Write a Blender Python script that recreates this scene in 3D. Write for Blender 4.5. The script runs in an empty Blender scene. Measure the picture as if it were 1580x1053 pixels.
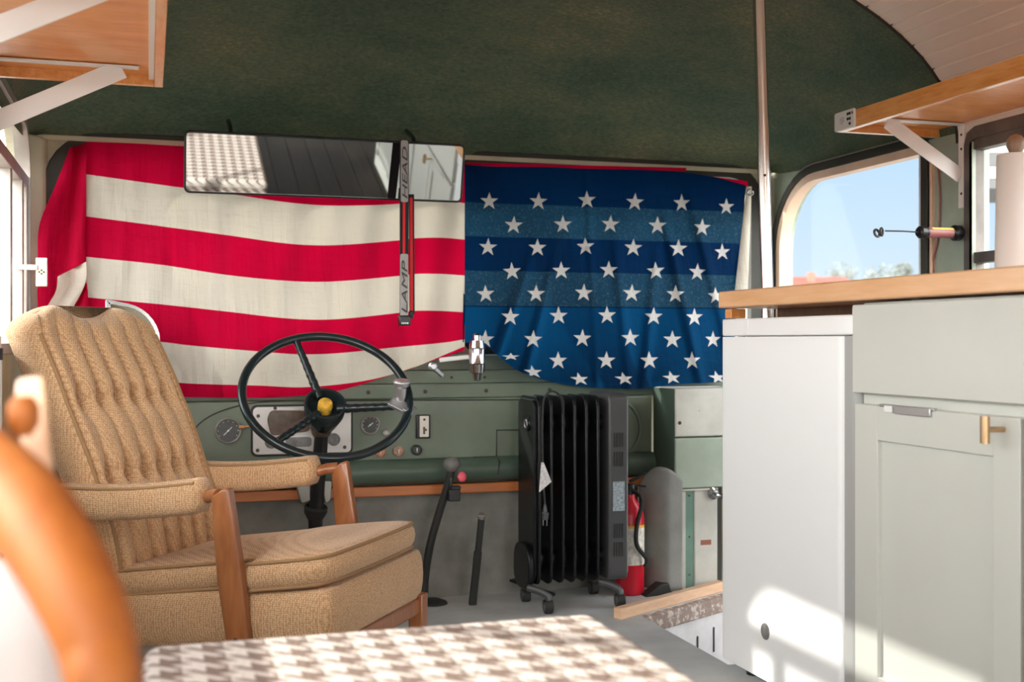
import bpy, bmesh, math, random
from mathutils import Vector, Matrix
random.seed(7)
scene = bpy.context.scene
COL = scene.collection
PI = math.pi
# ------------------------------------------------------------------ camera numbers
F = 1800.0; CX = 790.0; CY = 526.5
TH = math.radians(17.3); CT, ST = math.cos(TH), math.sin(TH)
CZ = 0.79
def ray(px, py):
    a = (px-CX)/F; b = (CY-py)/F
    return (a*CT+ST, -a*ST+CT, b)
def onY(px, py, Y):
    d = ray(px, py); t = Y/d[1]
    return (d[0]*t, Y, CZ+d[2]*t)
def onX(px, py, X):
    d = ray(px, py); t = X/d[0]
    return (X, d[1]*t, CZ+d[2]*t)
def onZ(px, py, Z):
    d = ray(px, py); t = (Z-CZ)/d[2]
    return (d[0]*t, d[1]*t, Z)
# ------------------------------------------------------------------ materials
def new_mat(name):
    m = bpy.data.materials.new(name); m.use_nodes = True
    nt = m.node_tree
    return m, nt, nt.nodes['Principled BSDF'], nt.nodes['Material Output']
def setp(b, color=None, rough=None, metal=None, spec=None):
    if color is not None: b.inputs['Base Color'].default_value = (*color, 1)
    if rough is not None: b.inputs['Roughness'].default_value = rough
    if metal is not None: b.inputs['Metallic'].default_value = metal
    if spec is not None: b.inputs['Specular IOR Level'].default_value = spec
def coords(nt, scale=(1,1,1), rot=(0,0,0)):
    tc = nt.nodes.new('ShaderNodeTexCoord'); mp = nt.nodes.new('ShaderNodeMapping')
    mp.inputs['Scale'].default_value = scale; mp.inputs['Rotation'].default_value = rot
    nt.links.new(tc.outputs['Object'], mp.inputs['Vector'])
    return mp.outputs['Vector']
def noise(nt, vec, scale, detail=4, rough=.55):
    n = nt.nodes.new('ShaderNodeTexNoise')
    n.inputs['Scale'].default_value = scale; n.inputs['Detail'].default_value = detail
    n.inputs['Roughness'].default_value = rough
    nt.links.new(vec, n.inputs['Vector']); return n.outputs['Fac']
def ramp(nt, fac, stops):
    r = nt.nodes.new('ShaderNodeValToRGB'); cr = r.color_ramp
    while len(cr.elements) < len(stops): cr.elements.new(.5)
    for e, (p, c) in zip(cr.elements, stops):
        e.position = p; e.color = (*c, 1)
    nt.links.new(fac, r.inputs['Fac']); return r.outputs['Color']
def bump(nt, b, h, strength, dist=.002):
    n = nt.nodes.new('ShaderNodeBump'); n.inputs['Strength'].default_value = strength
    n.inputs['Distance'].default_value = dist
    nt.links.new(h, n.inputs['Height']); nt.links.new(n.outputs['Normal'], b.inputs['Normal'])
def math_n(nt, op, a, b=None):
    n = nt.nodes.new('ShaderNodeMath'); n.operation = op
    for i, v in enumerate((a, b)):
        if v is None: continue
        if isinstance(v, (int, float)): n.inputs[i].default_value = v
        else: nt.links.new(v, n.inputs[i])
    return n.outputs[0]
def plain(name, color, rough=.5, metal=0, spec=.5, var=0.0, vscale=8, bmp=0, bscale=60):
    m, nt, b, o = new_mat(name); setp(b, color, rough, metal, spec)
    v = coords(nt)
    if var:
        f = noise(nt, v, vscale)
        lo = tuple(max(0, c*(1-var)) for c in color); hi = tuple(min(1, c*(1+var)) for c in color)
        nt.links.new(ramp(nt, f, [(.3, lo), (.7, hi)]), b.inputs['Base Color'])
    if bmp: bump(nt, b, noise(nt, v, bscale, 3), bmp)
    return m
def paint(name, color, wear, rough=.5, amount=.62, scale=6, bmp=.15, spec=.4):
    """Old paint: base tone with blotches, chips showing the wear colour."""
    m, nt, b, o = new_mat(name); setp(b, color, rough, 0, spec)
    v = coords(nt)
    f = noise(nt, v, scale, 6, .6)
    c1 = ramp(nt, f, [(.3, tuple(c*.8 for c in color)), (.7, tuple(min(1, c*1.15) for c in color))])
    f2 = noise(nt, v, scale*7, 8, .7)
    mk = ramp(nt, f2, [(amount, (0,0,0)), (amount+.04, (1,1,1))])
    mx = nt.nodes.new('ShaderNodeMix'); mx.data_type = 'RGBA'
    nt.links.new(mk, mx.inputs[0]); nt.links.new(c1, mx.inputs[6]); mx.inputs[7].default_value = (*wear, 1)
    nt.links.new(mx.outputs[2], b.inputs['Base Color'])
    bump(nt, b, f2, bmp, .002)
    return m
def wood(name, c1, c2, rough=.35, scale=(3, 25, 25), rot=(0,0,0), coat=0, bmp=.05):
    m, nt, b, o = new_mat(name); setp(b, c1, rough)
    v = coords(nt, scale, rot)
    f = noise(nt, v, 2.2, 6, .6)
    w = nt.nodes.new('ShaderNodeTexNoise'); w.inputs['Scale'].default_value = 9; w.inputs['Detail'].default_value = 3
    nt.links.new(v, w.inputs['Vector'])
    mixf = math_n(nt, 'ADD', math_n(nt, 'MULTIPLY', f, .7), math_n(nt, 'MULTIPLY', w.outputs['Fac'], .3))
    nt.links.new(ramp(nt, mixf, [(.32, c2), (.68, c1)]), b.inputs['Base Color'])
    b.inputs['Coat Weight'].default_value = coat; b.inputs['Coat Roughness'].default_value = .15
    bump(nt, b, mixf, bmp, .001)
    return m
M = {}
# rough sprayed dark green ceiling paint
m, nt, b, o = new_mat('rough_green_paint'); setp(b, (.05,.1,.07), .75, 0, .35)
v = coords(nt, (1, 1.6, 3))
big = noise(nt, v, 1.6, 4, .6); fine = noise(nt, v, 60, 8, .8)
mixf = math_n(nt, 'ADD', math_n(nt, 'MULTIPLY', big, .42), math_n(nt, 'MULTIPLY', fine, .58))
nt.links.new(ramp(nt, mixf, [(.38, (.040,.078,.050)), (.48, (.078,.122,.078)), (.56, (.14,.155,.09)), (.68, (.32,.27,.16))]), b.inputs['Base Color'])
bump(nt, b, fine, .55, .006); M['green'] = m
M['cream'] = paint('cream_old_paint', (.60,.55,.40), (.22,.17,.10), .5, .70, 5)
M['sage_old'] = paint('pale_green_old_paint', (.40,.47,.38), (.20,.14,.10), .45, .68, 5)
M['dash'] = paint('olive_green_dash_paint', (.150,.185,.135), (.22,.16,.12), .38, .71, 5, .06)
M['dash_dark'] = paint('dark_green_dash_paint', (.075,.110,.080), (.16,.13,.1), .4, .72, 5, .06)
M['oldwhite'] = paint('old_white_paint', (.62,.61,.55), (.25,.2,.15), .5, .68, 6)
M['tealpaint'] = paint('worn_teal_paint', (.16,.28,.22), (.4,.38,.3), .5, .66, 6)
M['firewall'] = plain('grey_firewall_mat', (.205,.20,.18), .85, var=.25, vscale=10, bmp=.5, bscale=120)
M['hump'] = plain('grey_rubber_cover', (.26,.26,.245), .8, var=.2, vscale=7, bmp=.5, bscale=160)
M['floor'] = paint('grey_floor_paint', (.56,.57,.56), (.36,.35,.33), .55, .66, 5, .1)
M['stepwhite'] = paint('scuffed_white_step_board', (.75,.74,.74), (.45,.4,.38), .5, .66, 6)
M['rust'] = paint('rusty_flaking_beam', (.35,.26,.22), (.65,.58,.52), .8, .52, 8, .5)
M['board'] = plain('white_beadboard', (.93,.83,.74), .55, var=.04, vscale=3)
M['orange_wood'] = wood('orange_varnished_plywood', (.95,.42,.13), (.75,.25,.05), .35, (3,12,12), coat=.2)
M['orange_edge'] = wood('varnished_pine_edge', (.98,.52,.2), (.75,.27,.05), .3, (20,3,20), coat=.5)
M['counter'] = wood('maple_countertop', (.85,.50,.27), (.70,.36,.15), .35, (14,1.5,14), coat=.3)
M['teak'] = wood('teak_chair_wood', (.45,.17,.06), (.24,.075,.025), .28, (10,10,2.0), coat=.5)
M['trimwood'] = wood('orange_trim_wood', (.60,.20,.06), (.42,.12,.03), .4, (2,20,20))
M['pine'] = wood('raw_pine', (.88,.62,.42), (.72,.42,.24), .6, (3,3,20))
M['floorwood'] = wood('dark_wood_floor', (.020,.014,.009), (.010,.007,.004), .9, (20,1.2,20), coat=0)
M['floorwood'].node_tree.nodes['Principled BSDF'].inputs['Specular IOR Level'].default_value = .15
M['brownboard'] = wood('brown_back_board', (.16,.09,.05), (.10,.05,.03), .5, (2,20,20))
M['white_metal'] = plain('white_bracket_metal', (.86,.82,.80), .4, var=.03)
M['alu'] = plain('brushed_window_aluminium', (.50,.45,.41), .38, .75, var=.12, vscale=14)
M['alu_dark'] = plain('weathered_dark_aluminium', (.16,.14,.125), .45, .5, var=.25, vscale=14)
M['chrome'] = plain('chrome', (.45,.45,.46), .12, 1)
M['copper_steel'] = plain('steel_pole', (.72,.66,.62), .22, 1, var=.1, vscale=4)
M['castalu'] = plain('cast_aluminium', (.62,.62,.64), .35, .9)
M['black'] = plain('black_enamel', (.012,.012,.013), .3)
M['fin'] = plain('black_radiator_enamel', (.004,.005,.0055), .36, spec=.35)
M['ctrl'] = plain('dark_grey_plastic', (.060,.062,.064), .4)
M['rubber'] = plain('black_rubber', (.02,.02,.018), .65, bmp=.1)
M['bakelite'] = plain('black_bakelite', (.014,.022,.024), .22, bmp=.12, bscale=40)
M['gasket'] = plain('dark_window_gasket', (.030,.028,.020), .6, var=.3)
M['fridge'] = plain('fridge_white_enamel', (.91,.915,.915), .28)
M['fridge_shade'] = plain('fridge_edge_shade', (.40,.40,.39), .35)  # grey for the shading painted on the door's rounded edge
M['sage'] = plain('sage_grey_cabinet_paint', (.60,.605,.555), .42, var=.015)
M['brass'] = plain('antique_brass', (.62,.42,.24), .3, 1)
M['gold'] = plain('yellow_horn_button', (.80,.42,.06), .35, var=.4, vscale=60)
M['pink'] = plain('pink_knob', (.85,.12,.16), .35)
M['grey_knob'] = plain('grey_gear_knob', (.16,.155,.145), .4)
M['plate'] = plain('pale_instrument_plate', (.62,.59,.56), .4, .2, var=.1, vscale=12)
M['brown'] = plain('brown_gauge_cover', (.10,.062,.042), .35, var=.4, vscale=40)
M['dial'] = plain('dark_dial', (.035,.036,.033), .25, var=.3, vscale=60)
M['dialring'] = plain('worn_bezel', (.30,.29,.26), .35, .6)
M['greydial'] = plain('grey_dial_glass', (.18,.175,.17), .2, var=.3, vscale=60)
M['rustknob'] = plain('rusty_orange_knob', (.48,.20,.09), .5, var=.4, vscale=60)
M['tanknob'] = plain('tan_knob', (.36,.20,.13), .5, var=.4, vscale=60)
M['blackknob'] = plain('black_knob', (.015,.017,.015), .3)
M['screw'] = plain('dark_screw', (.07,.06,.05), .5, .4)
M['cream_plastic'] = plain('cream_plastic', (.78,.72,.62), .4)
M['white_plastic'] = plain('white_plastic', (.80,.79,.76), .4)
M['white'] = plain('white_print', (.9,.9,.9), .5)
M['paper'] = plain('paper_towel', (.86,.82,.79), .9, bmp=.3, bscale=90)
M['finial'] = wood('brown_finial', (.36,.24,.17), (.24,.15,.1), .35, (10,10,4))
M['ext_red'] = plain('extinguisher_red', (.62,.01,.03), .3)
M['ext_label'] = plain('extinguisher_label', (.70,.68,.60), .5, var=.35, vscale=70)
M['ext_yellow'] = plain('yellow_band', (.85,.50,.03), .5)
M['label_grey'] = plain('grey_spec_label', (.28,.33,.36), .5, var=.5, vscale=150)
M['strap_black'] = plain('black_strap', (.012,.014,.018), .8)
M['strap_red'] = plain('red_strap', (.78,.015,.02), .7)
M['silicone'] = plain('grey_silicone_grip', (.40,.38,.37), .6)
M['letter'] = plain('dark_letter', (.05,.05,.05), .6)
M['yellowlabel'] = plain('yellow_label', (.80,.70,.18), .5)
M['redlabel'] = plain('dark_red_label', (.36,.12,.12), .4)
M['bent'] = wood('amber_bentwood', (.50,.155,.022), (.34,.085,.010), .6, (6,6,3), coat=0)
M['palewood'] = wood('pale_post_wood', (.88,.58,.38), (.75,.42,.24), .5, (6,6,3))
M['linen'] = plain('pale_linen', (.72,.68,.66), .9, bmp=.3, bscale=80)
M['peach'] = plain('peach_window_trim', (.86,.60,.44), .5, var=.12, vscale=8)
M['tag'] = plain('grey_white_tag', (.62,.60,.60), .7, var=.3, vscale=120)
M['leaf'] = plain('hazed_leaves', (.17,.19,.17), .8, var=.25, vscale=3)  # distance haze mixed into the leaf colour
M['bark'] = plain('bark', (.2,.15,.11), .9)
M['rooftile'] = plain('terracotta_roof', (.26,.065,.04), .8, var=.2, vscale=2)
M['stucco'] = plain('pink_stucco', (.34,.13,.09), .9, var=.1, vscale=1)
M['ground'] = plain('pale_dry_ground', (.30,.28,.25), .95, var=.15, vscale=.6)
M['bodypaint'] = plain('bus_body_paint', (.45,.50,.42), .5)
M['carport'] = plain('carport_grey', (.10,.10,.10), .7)
M['carportw'] = plain('carport_white', (.34,.31,.28), .7)
# mirror
m, nt, b, o = new_mat('mirror_glass'); setp(b, (.74,.77,.78), .015, 1); M['mirror'] = m
# window glass
m, nt, b, o = new_mat('window_glass')
tr = nt.nodes.new('ShaderNodeBsdfTransparent'); tr.inputs[0].default_value = (.96,.975,.975,1)
gl = nt.nodes.new('ShaderNodeBsdfGlossy'); gl.inputs['Roughness'].default_value = .02

mx = nt.nodes.new('ShaderNodeMixShader')
mx.inputs[0].default_value = .006
nt.links.new(tr.outputs[0], mx.inputs[1]); nt.links.new(gl.outputs[0], mx.inputs[2])
nt.links.new(mx.outputs[0], o.inputs['Surface']); M['glass'] = m
# chair weave
def weave(name, c_hi, c_lo, k=620.0):
    m, nt, b, o = new_mat(name); setp(b, c_hi, .92, 0, .1)
    v = coords(nt)
    w = nt.nodes.new('ShaderNodeTexVoronoi'); w.inputs['Scale'].default_value = k/4.2
    w.inputs['Randomness'].default_value = .35
    nt.links.new(v, w.inputs['Vector'])
    h = math_n(nt, 'SUBTRACT', 1.0, w.outputs['Distance'])
    big = noise(nt, v, 3.5, 3)
    c = ramp(nt, w.outputs['Distance'], [(.30, c_hi), (.62, c_lo)])
    cb = ramp(nt, big, [(.3, (.86,.84,.82)), (.7, (1,1,1))])
    mx = nt.nodes.new('ShaderNodeMix'); mx.data_type = 'RGBA'; mx.blend_type = 'MULTIPLY'; mx.inputs[0].default_value = 1
    nt.links.new(c, mx.inputs[6]); nt.links.new(cb, mx.inputs[7])
    nt.links.new(mx.outputs[2], b.inputs['Base Color'])
    b.inputs['Sheen Weight'].default_value = .25
    bump(nt, b, h, .6, .0025)
    return m
M['weave'] = weave('tan_chunky_weave', (.82,.55,.33), (.52,.30,.15), 1000)
M['piping'] = plain('tan_piping', (.36,.21,.10), .85, bmp=.4, bscale=200)
# houndstooth
m, nt, b, o = new_mat('houndstooth_knit'); setp(b, (.8,.74,.68), .9, 0, .15)
v = coords(nt, (21, 21, 21))
sp = nt.nodes.new('ShaderNodeSeparateXYZ'); nt.links.new(v, sp.inputs[0])
zz = sp.outputs[2]
ux = math_n(nt, 'ADD', sp.outputs[0], zz); uy = math_n(nt, 'ADD', sp.outputs[1], zz)
A = math_n(nt, 'LESS_THAN', math_n(nt, 'FRACT', ux), .5)
B = math_n(nt, 'LESS_THAN', math_n(nt, 'FRACT', uy), .5)
S = math_n(nt, 'LESS_THAN', math_n(nt, 'FRACT', math_n(nt, 'MULTIPLY', math_n(nt, 'ADD', ux, uy), 2.0)), .5)
AB = math_n(nt, 'MULTIPLY', A, B)
X = math_n(nt, 'ABSOLUTE', math_n(nt, 'SUBTRACT', A, B))
R = math_n(nt, 'ADD', AB, math_n(nt, 'MULTIPLY', X, S))
nt.links.new(ramp(nt, R, [(0, (.84,.77,.70)), (1, (.29,.215,.18))]), b.inputs['Base Color'])
vv = nt.nodes.new('ShaderNodeTexVoronoi'); vv.inputs['Scale'].default_value = 8; nt.links.new(v, vv.inputs['Vector'])
bump(nt, b, math_n(nt, 'SUBTRACT', 1.0, vv.outputs['Distance']), .5, .004); M['hound'] = m
# flag cloth: translucent thin nylon
def cloth(name, front, through, tmix, bands=None, streak=.25):
    m, nt, b, o = new_mat(name); setp(b, front, .8, 0, .08)
    v = coords(nt)
    sl = noise(nt, coords(nt, (14, 1, 1.5)), 1.6, 4)
    fold = noise(nt, coords(nt, (3, 1, 10)), 2, 3)
    bump(nt, b, math_n(nt, 'ADD', sl, fold), .7, .02)
    t = nt.nodes.new('ShaderNodeBsdfTranslucent'); t.inputs[0].default_value = (*through, 1)
    if bands:  # backlit stripes showing through from behind, painted into the cloth colours
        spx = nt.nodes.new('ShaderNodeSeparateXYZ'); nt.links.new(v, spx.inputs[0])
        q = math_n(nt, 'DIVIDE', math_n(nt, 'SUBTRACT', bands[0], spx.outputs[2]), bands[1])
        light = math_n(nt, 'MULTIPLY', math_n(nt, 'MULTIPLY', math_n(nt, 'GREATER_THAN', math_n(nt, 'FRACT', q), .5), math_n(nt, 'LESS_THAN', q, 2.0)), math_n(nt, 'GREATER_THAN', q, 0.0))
        dimmed = math_n(nt, 'MULTIPLY', math_n(nt, 'LESS_THAN', q, 2.02), math_n(nt, 'SUBTRACT', 1.0, light))
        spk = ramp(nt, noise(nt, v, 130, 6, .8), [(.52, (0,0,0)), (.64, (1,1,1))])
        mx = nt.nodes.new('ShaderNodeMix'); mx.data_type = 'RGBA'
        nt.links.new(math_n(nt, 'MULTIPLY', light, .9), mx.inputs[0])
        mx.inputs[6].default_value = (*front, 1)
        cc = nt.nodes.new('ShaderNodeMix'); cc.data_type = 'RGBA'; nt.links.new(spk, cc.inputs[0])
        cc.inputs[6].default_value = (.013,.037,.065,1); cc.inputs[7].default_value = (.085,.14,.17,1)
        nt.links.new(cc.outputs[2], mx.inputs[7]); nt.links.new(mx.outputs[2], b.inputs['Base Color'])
        m2 = nt.nodes.new('ShaderNodeMix'); m2.data_type = 'RGBA'; nt.links.new(dimmed, m2.inputs[0])
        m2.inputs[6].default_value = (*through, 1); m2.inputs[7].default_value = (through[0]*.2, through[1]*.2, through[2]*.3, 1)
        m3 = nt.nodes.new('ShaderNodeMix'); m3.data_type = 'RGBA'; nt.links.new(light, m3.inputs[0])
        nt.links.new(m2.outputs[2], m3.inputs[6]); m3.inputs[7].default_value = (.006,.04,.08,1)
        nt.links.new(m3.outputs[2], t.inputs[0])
    mx = nt.nodes.new('ShaderNodeMixShader'); mx.inputs[0].default_value = tmix
    nt.links.new(b.outputs[0], mx.inputs[1]); nt.links.new(t.outputs[0], mx.inputs[2])
    nt.links.new(mx.outputs[0], o.inputs['Surface'])
    return m
M['flag_red'] = cloth('flag_red_nylon', (.42,.001,.030), (.50,.001,.03), .30)
M['flag_white'] = cloth('flag_white_nylon', (.61,.56,.48), (.56,.50,.40), .30)
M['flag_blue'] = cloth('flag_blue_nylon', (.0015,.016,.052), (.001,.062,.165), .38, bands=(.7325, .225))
M['flag_star'] = cloth('flag_white_star', (.72,.70,.68), (.6,.55,.5), .15)
# ------------------------------------------------------------------ mesh builder
ORG = {}
class MB:
    def __init__(s): s.v = []; s.f = []; s.mi = []; s.cur = 0
    def add(s, vs, fs, mi=None):
        b = len(s.v); s.v += [tuple(p) for p in vs]
        s.f += [tuple(b+i for i in q) for q in fs]
        s.mi += [s.cur if mi is None else mi]*len(fs); return s
    def box(s, a, b):
        x0,y0,z0 = (min(a[i],b[i]) for i in range(3)); x1,y1,z1 = (max(a[i],b[i]) for i in range(3))
        return s.add([(x0,y0,z0),(x1,y0,z0),(x1,y1,z0),(x0,y1,z0),(x0,y0,z1),(x1,y0,z1),(x1,y1,z1),(x0,y1,z1)],
              [(0,3,2,1),(4,5,6,7),(0,1,5,4),(1,2,6,5),(2,3,7,6),(3,0,4,7)])
    def obox(s, c, ax, ay, az, hx, hy, hz):
        c = Vector(c); ax = Vector(ax).normalized()*hx; ay = Vector(ay).normalized()*hy; az = Vector(az).normalized()*hz
        vs = [c+ax*i+ay*j+az*k for k in (-1,1) for (i,j) in ((-1,-1),(1,-1),(1,1),(-1,1))]
        return s.add(vs, [(0,3,2,1),(4,5,6,7),(0,1,5,4),(1,2,6,5),(2,3,7,6),(3,0,4,7)])
    def beam(s, p0, p1, w, h, up=(0,0,1)):
        p0 = Vector(p0); p1 = Vector(p1); d = p1-p0; side = d.cross(Vector(up)); 
        if side.length < 1e-6: side = Vector((1,0,0))
        u = side.cross(d)
        return s.obox((p0+p1)/2, d, side, u, d.length/2, w/2, h/2)
    def loft(s, rings, close=True, cap=True):
        n = len(rings[0]); vs = [p for r in rings for p in r]; fs = []
        for i in range(len(rings)-1):
            for j in range(n if close else n-1):
                k = (j+1) % n
                fs.append((i*n+j, i*n+k, (i+1)*n+k, (i+1)*n+j))
        if cap and close:
            fs.append(tuple(range(n-1,-1,-1))); fs.append(tuple((len(rings)-1)*n+j for j in range(n)))
        return s.add(vs, fs)
    def tube(s, path, r, n=12, cap=True, closed=False):
        P = [Vector(p) for p in path]; m = len(P)
        rr = r if isinstance(r, (list, tuple)) else [r]*m
        rings = []; u = None
        for i in range(m):
            if closed: t = (P[(i+1)%m]-P[i-1]).normalized()
            else: t = (P[min(i+1,m-1)]-P[max(i-1,0)]).normalized()
            if u is None:
                u = t.cross(Vector((0,0,1)))
                if u.length < 1e-3: u = t.cross(Vector((0,1,0)))
                u.normalize()
            else:
                u = (u-t*u.dot(t)).normalized()
            w = t.cross(u)
            rings.append([P[i]+(u*math.cos(2*PI*k/n)+w*math.sin(2*PI*k/n))*rr[i] for k in range(n)])
        if closed: rings.append(rings[0]); return s.loft(rings, True, False)
        return s.loft(rings, True, cap)
    def lathe(s, base, axis, prof, n=24, caps=True):
        """prof: list of (distance along axis, radius)"""
        base = Vector(base); a = Vector(axis).normalized()
        u = a.cross(Vector((0,0,1)))
        if u.length < 1e-3: u = Vector((1,0,0))
        u.normalize(); w = a.cross(u)
        rings = [[base+a*d+(u*math.cos(2*PI*k/n)+w*math.sin(2*PI*k/n))*max(r,1e-5) for k in range(n)] for d, r in prof]
        return s.loft(rings, True, caps)
    def cyl(s, p0, p1, r, n=20):
        p0 = Vector(p0); p1 = Vector(p1)
        return s.lathe(p0, p1-p0, [(0,r),((p1-p0).length,r)], n)
    def torus(s, c, nrm, R, r, n=48, k=12, a0=0, a1=2*PI):
        nrm = Vector(nrm).normalized(); u = nrm.cross(Vector((0,0,1)))
        if u.length < 1e-3: u = Vector((1,0,0))
        u.normalize(); w = nrm.cross(u); c = Vector(c)
        full = abs(a1-a0-2*PI) < 1e-6
        m = n if full else n+1
        return s.tube([c+(u*math.cos(a0+(a1-a0)*i/n)+w*math.sin(a0+(a1-a0)*i/n))*R for i in range(m)], r, k, closed=full)
    def prism(s, poly, fn, d0, d1):
        """poly: 2D points; fn(a,b,d) -> xyz; extruded from d0 to d1"""
        return s.loft([[fn(a,b,d0) for a,b in poly], [fn(a,b,d1) for a,b in poly]])
    def grid(s, nu, nv, fn, mifn=None):
        b = len(s.v)
        s.v += [tuple(fn(i/nu, j/nv)) for j in range(nv+1) for i in range(nu+1)]
        for j in range(nv):
            for i in range(nu):
                q = b+j*(nu+1)+i
                s.f.append((q, q+1, q+nu+2, q+nu+1)); s.mi.append(mifn(i,j) if mifn else s.cur)
        return s
    def build(s, name, mats, parent=None, bevel=0, smooth=35, seg=2, solid=0, sub=0, fixn=True):
        o3 = Vector(ORG[parent.name]) if parent is not None else (Vector(s.org) if hasattr(s,'org') else Vector((0,0,0)))
        me = bpy.data.meshes.new(name)
        me.from_pydata([tuple(Vector(p)-o3) for p in s.v], [], s.f)
        if not isinstance(mats, (list, tuple)): mats = [mats]
        for mm in mats: me.materials.append(M[mm] if isinstance(mm, str) else mm)
        for p, i in zip(me.polygons, s.mi): p.material_index = i
        if fixn:
            bm = bmesh.new(); bm.from_mesh(me); bmesh.ops.recalc_face_normals(bm, faces=bm.faces); bm.to_mesh(me); bm.free()
        if smooth:
            for p in me.polygons: p.use_smooth = True
            me.set_sharp_from_angle(angle=math.radians(smooth))
        me.update()
        o = bpy.data.objects.new(name, me); COL.objects.link(o)
        ORG[o.name] = tuple(o3)
        if parent is not None: o.parent = parent
        else: o.location = o3
        if solid:
            md = o.modifiers.new('solid', 'SOLIDIFY'); md.thickness = solid; md.offset = 0
        if bevel:
            md = o.modifiers.new('bevel', 'BEVEL'); md.width = bevel; md.segments = seg; md.limit_method = 'ANGLE'
            md.angle_limit = math.radians(40); md.harden_normals = False
        if sub:
            md = o.modifiers.new('sub', 'SUBSURF'); md.levels = sub; md.render_levels = sub
        return o
def split_build(mb, name, mats, parent, **kw):
    """each connected piece of the builder becomes an object of its own"""
    par = list(range(len(mb.v)))
    def find(a):
        while par[a] != a: par[a] = par[par[a]]; a = par[a]
        return a
    for f in mb.f:
        for i in f[1:]: par[find(i)] = find(f[0])
    comp = {}
    for k, f in enumerate(mb.f): comp.setdefault(find(f[0]), []).append(k)
    out = []
    for ks in comp.values():
        idx = {}; nb = MB()
        for k in ks:
            for i in mb.f[k]:
                if i not in idx: idx[i] = len(idx); nb.v.append(mb.v[i])
            nb.f.append(tuple(idx[i] for i in mb.f[k])); nb.mi.append(mb.mi[k])
        out.append(nb.build(name, mats, parent, **kw))
    return out
def thing(name, label, cat, loc=(0,0,0), group=None):
    o = bpy.data.objects.new(name, None); COL.objects.link(o); o.location = loc
    o.empty_display_size = .05
    o['label'] = label; o['category'] = cat
    if group: o['group'] = group
    ORG[o.name] = tuple(loc); return o
def tag(o, label, cat, group=None):
    o['label'] = label; o['category'] = cat
    if group: o['group'] = group
    return o
def struct(o): o['kind'] = 'structure'; return o
def smoothpath(pts, n=8):
    """Catmull-Rom through the points"""
    P = [Vector(p) for p in pts]; out = []
    for i in range(len(P)-1):
        p0 = P[max(i-1,0)]; p1 = P[i]; p2 = P[i+1]; p3 = P[min(i+2,len(P)-1)]
        for k in range(n):
            t = k/n
            out.append(.5*((2*p1)+(-p0+p2)*t+(2*p0-5*p1+4*p2-p3)*t*t+(-p0+3*p1-3*p2+p3)*t**3))
    out.append(P[-1]); return out
def interp(tab, x):
    if x <= tab[0][0]:
        (x0,y0),(x1,y1) = tab[0], tab[1]; return y0+(y1-y0)*(x-x0)/(x1-x0)
    for (x0,y0),(x1,y1) in zip(tab, tab[1:]):
        if x <= x1: break
    return y0+(y1-y0)*(x-x0)/(x1-x0)
def sinterp(tab, x):
    """smooth (monotone-ish cubic) interpolation"""
    n = len(tab); i = 0
    if x <= tab[0][0]: return tab[0][1]
    if x >= tab[-1][0]: return tab[-1][1]
    while tab[i+1][0] < x: i += 1
    def sl(k):
        if k <= 0: return (tab[1][1]-tab[0][1])/(tab[1][0]-tab[0][0])
        if k >= n-1: return (tab[-1][1]-tab[-2][1])/(tab[-1][0]-tab[-2][0])
        return (tab[k+1][1]-tab[k-1][1])/(tab[k+1][0]-tab[k-1][0])
    x0,y0 = tab[i]; x1,y1 = tab[i+1]; h = x1-x0; t = (x-x0)/h
    return y0*(2*t**3-3*t*t+1)+h*sl(i)*(t**3-2*t*t+t)+y1*(-2*t**3+3*t*t)+h*sl(i+1)*(t**3-t*t)
def round_poly(pts, r, n=5):
    out = []; m = len(pts)
    for i in range(m):
        p = Vector(pts[i]); a = Vector(pts[i-1]); c = Vector(pts[(i+1)%m])
        ri = r[i] if isinstance(r, (list,tuple)) else r
        da = min(ri, (a-p).length*.49); dc = min(ri, (c-p).length*.49)
        p0 = p+(a-p).normalized()*da; p1 = p+(c-p).normalized()*dc
        for k in range(n+1):
            t = k/n; q = p0*(1-t)**2+p*2*t*(1-t)+p1*t*t; out.append((q.x, q.y))
    return out
def rrect(x0, x1, y0, y1, r, n=6):
    rs = r if isinstance(r, (list,tuple)) else [r]*4
    out = []
    for (cx, cy, a), rr in zip(((x0,y0,PI),(x1,y0,1.5*PI),(x1,y1,0),(x0,y1,.5*PI)), rs):
        sx = 1 if cx == x0 else -1; sy = 1 if cy == y0 else -1
        for k in range(n+1):
            an = a+k/n*PI/2
            out.append((cx+sx*rr+rr*math.cos(an), cy+sy*rr+rr*math.sin(an)))
    return out
# ------------------------------------------------------------------ room numbers
XL, XR, YF, YB = -.34, 2.18, 3.78, -2.6
XC, HW = .92, 1.26
def plate(mb, fn, u0, u1, v0, v1, loop, npc, th):
    """wall plate u0..u1 x v0..v1 with a hole; loop = 4*npc points, corner order (u0,v0),(u1,v0),(u1,v1),(u0,v1)"""
    corners = [(u0,v0),(u1,v0),(u1,v1),(u0,v1)]
    outer = [corners[i//npc] for i in range(len(loop))]
    n = len(loop)
    for a, b, flip in ((0, 0, 0), (th, th, 1)):
        vs = [fn(p[0], p[1], a) for p in loop]+[fn(p[0], p[1], a) for p in outer]
        fs = []
        for i in range(n):
            j = (i+1) % n
            if outer[i] == outer[j]: fs.append((i, j, n+i))
            else: fs.append((i, j, n+j, n+i))
        mb.add(vs, fs)
    mb.loft([[fn(p[0],p[1],0) for p in loop], [fn(p[0],p[1],th) for p in loop]], True, False)
    mb.loft([[fn(p[0],p[1],0) for p in corners], [fn(p[0],p[1],th) for p in corners]], True, False)
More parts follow.
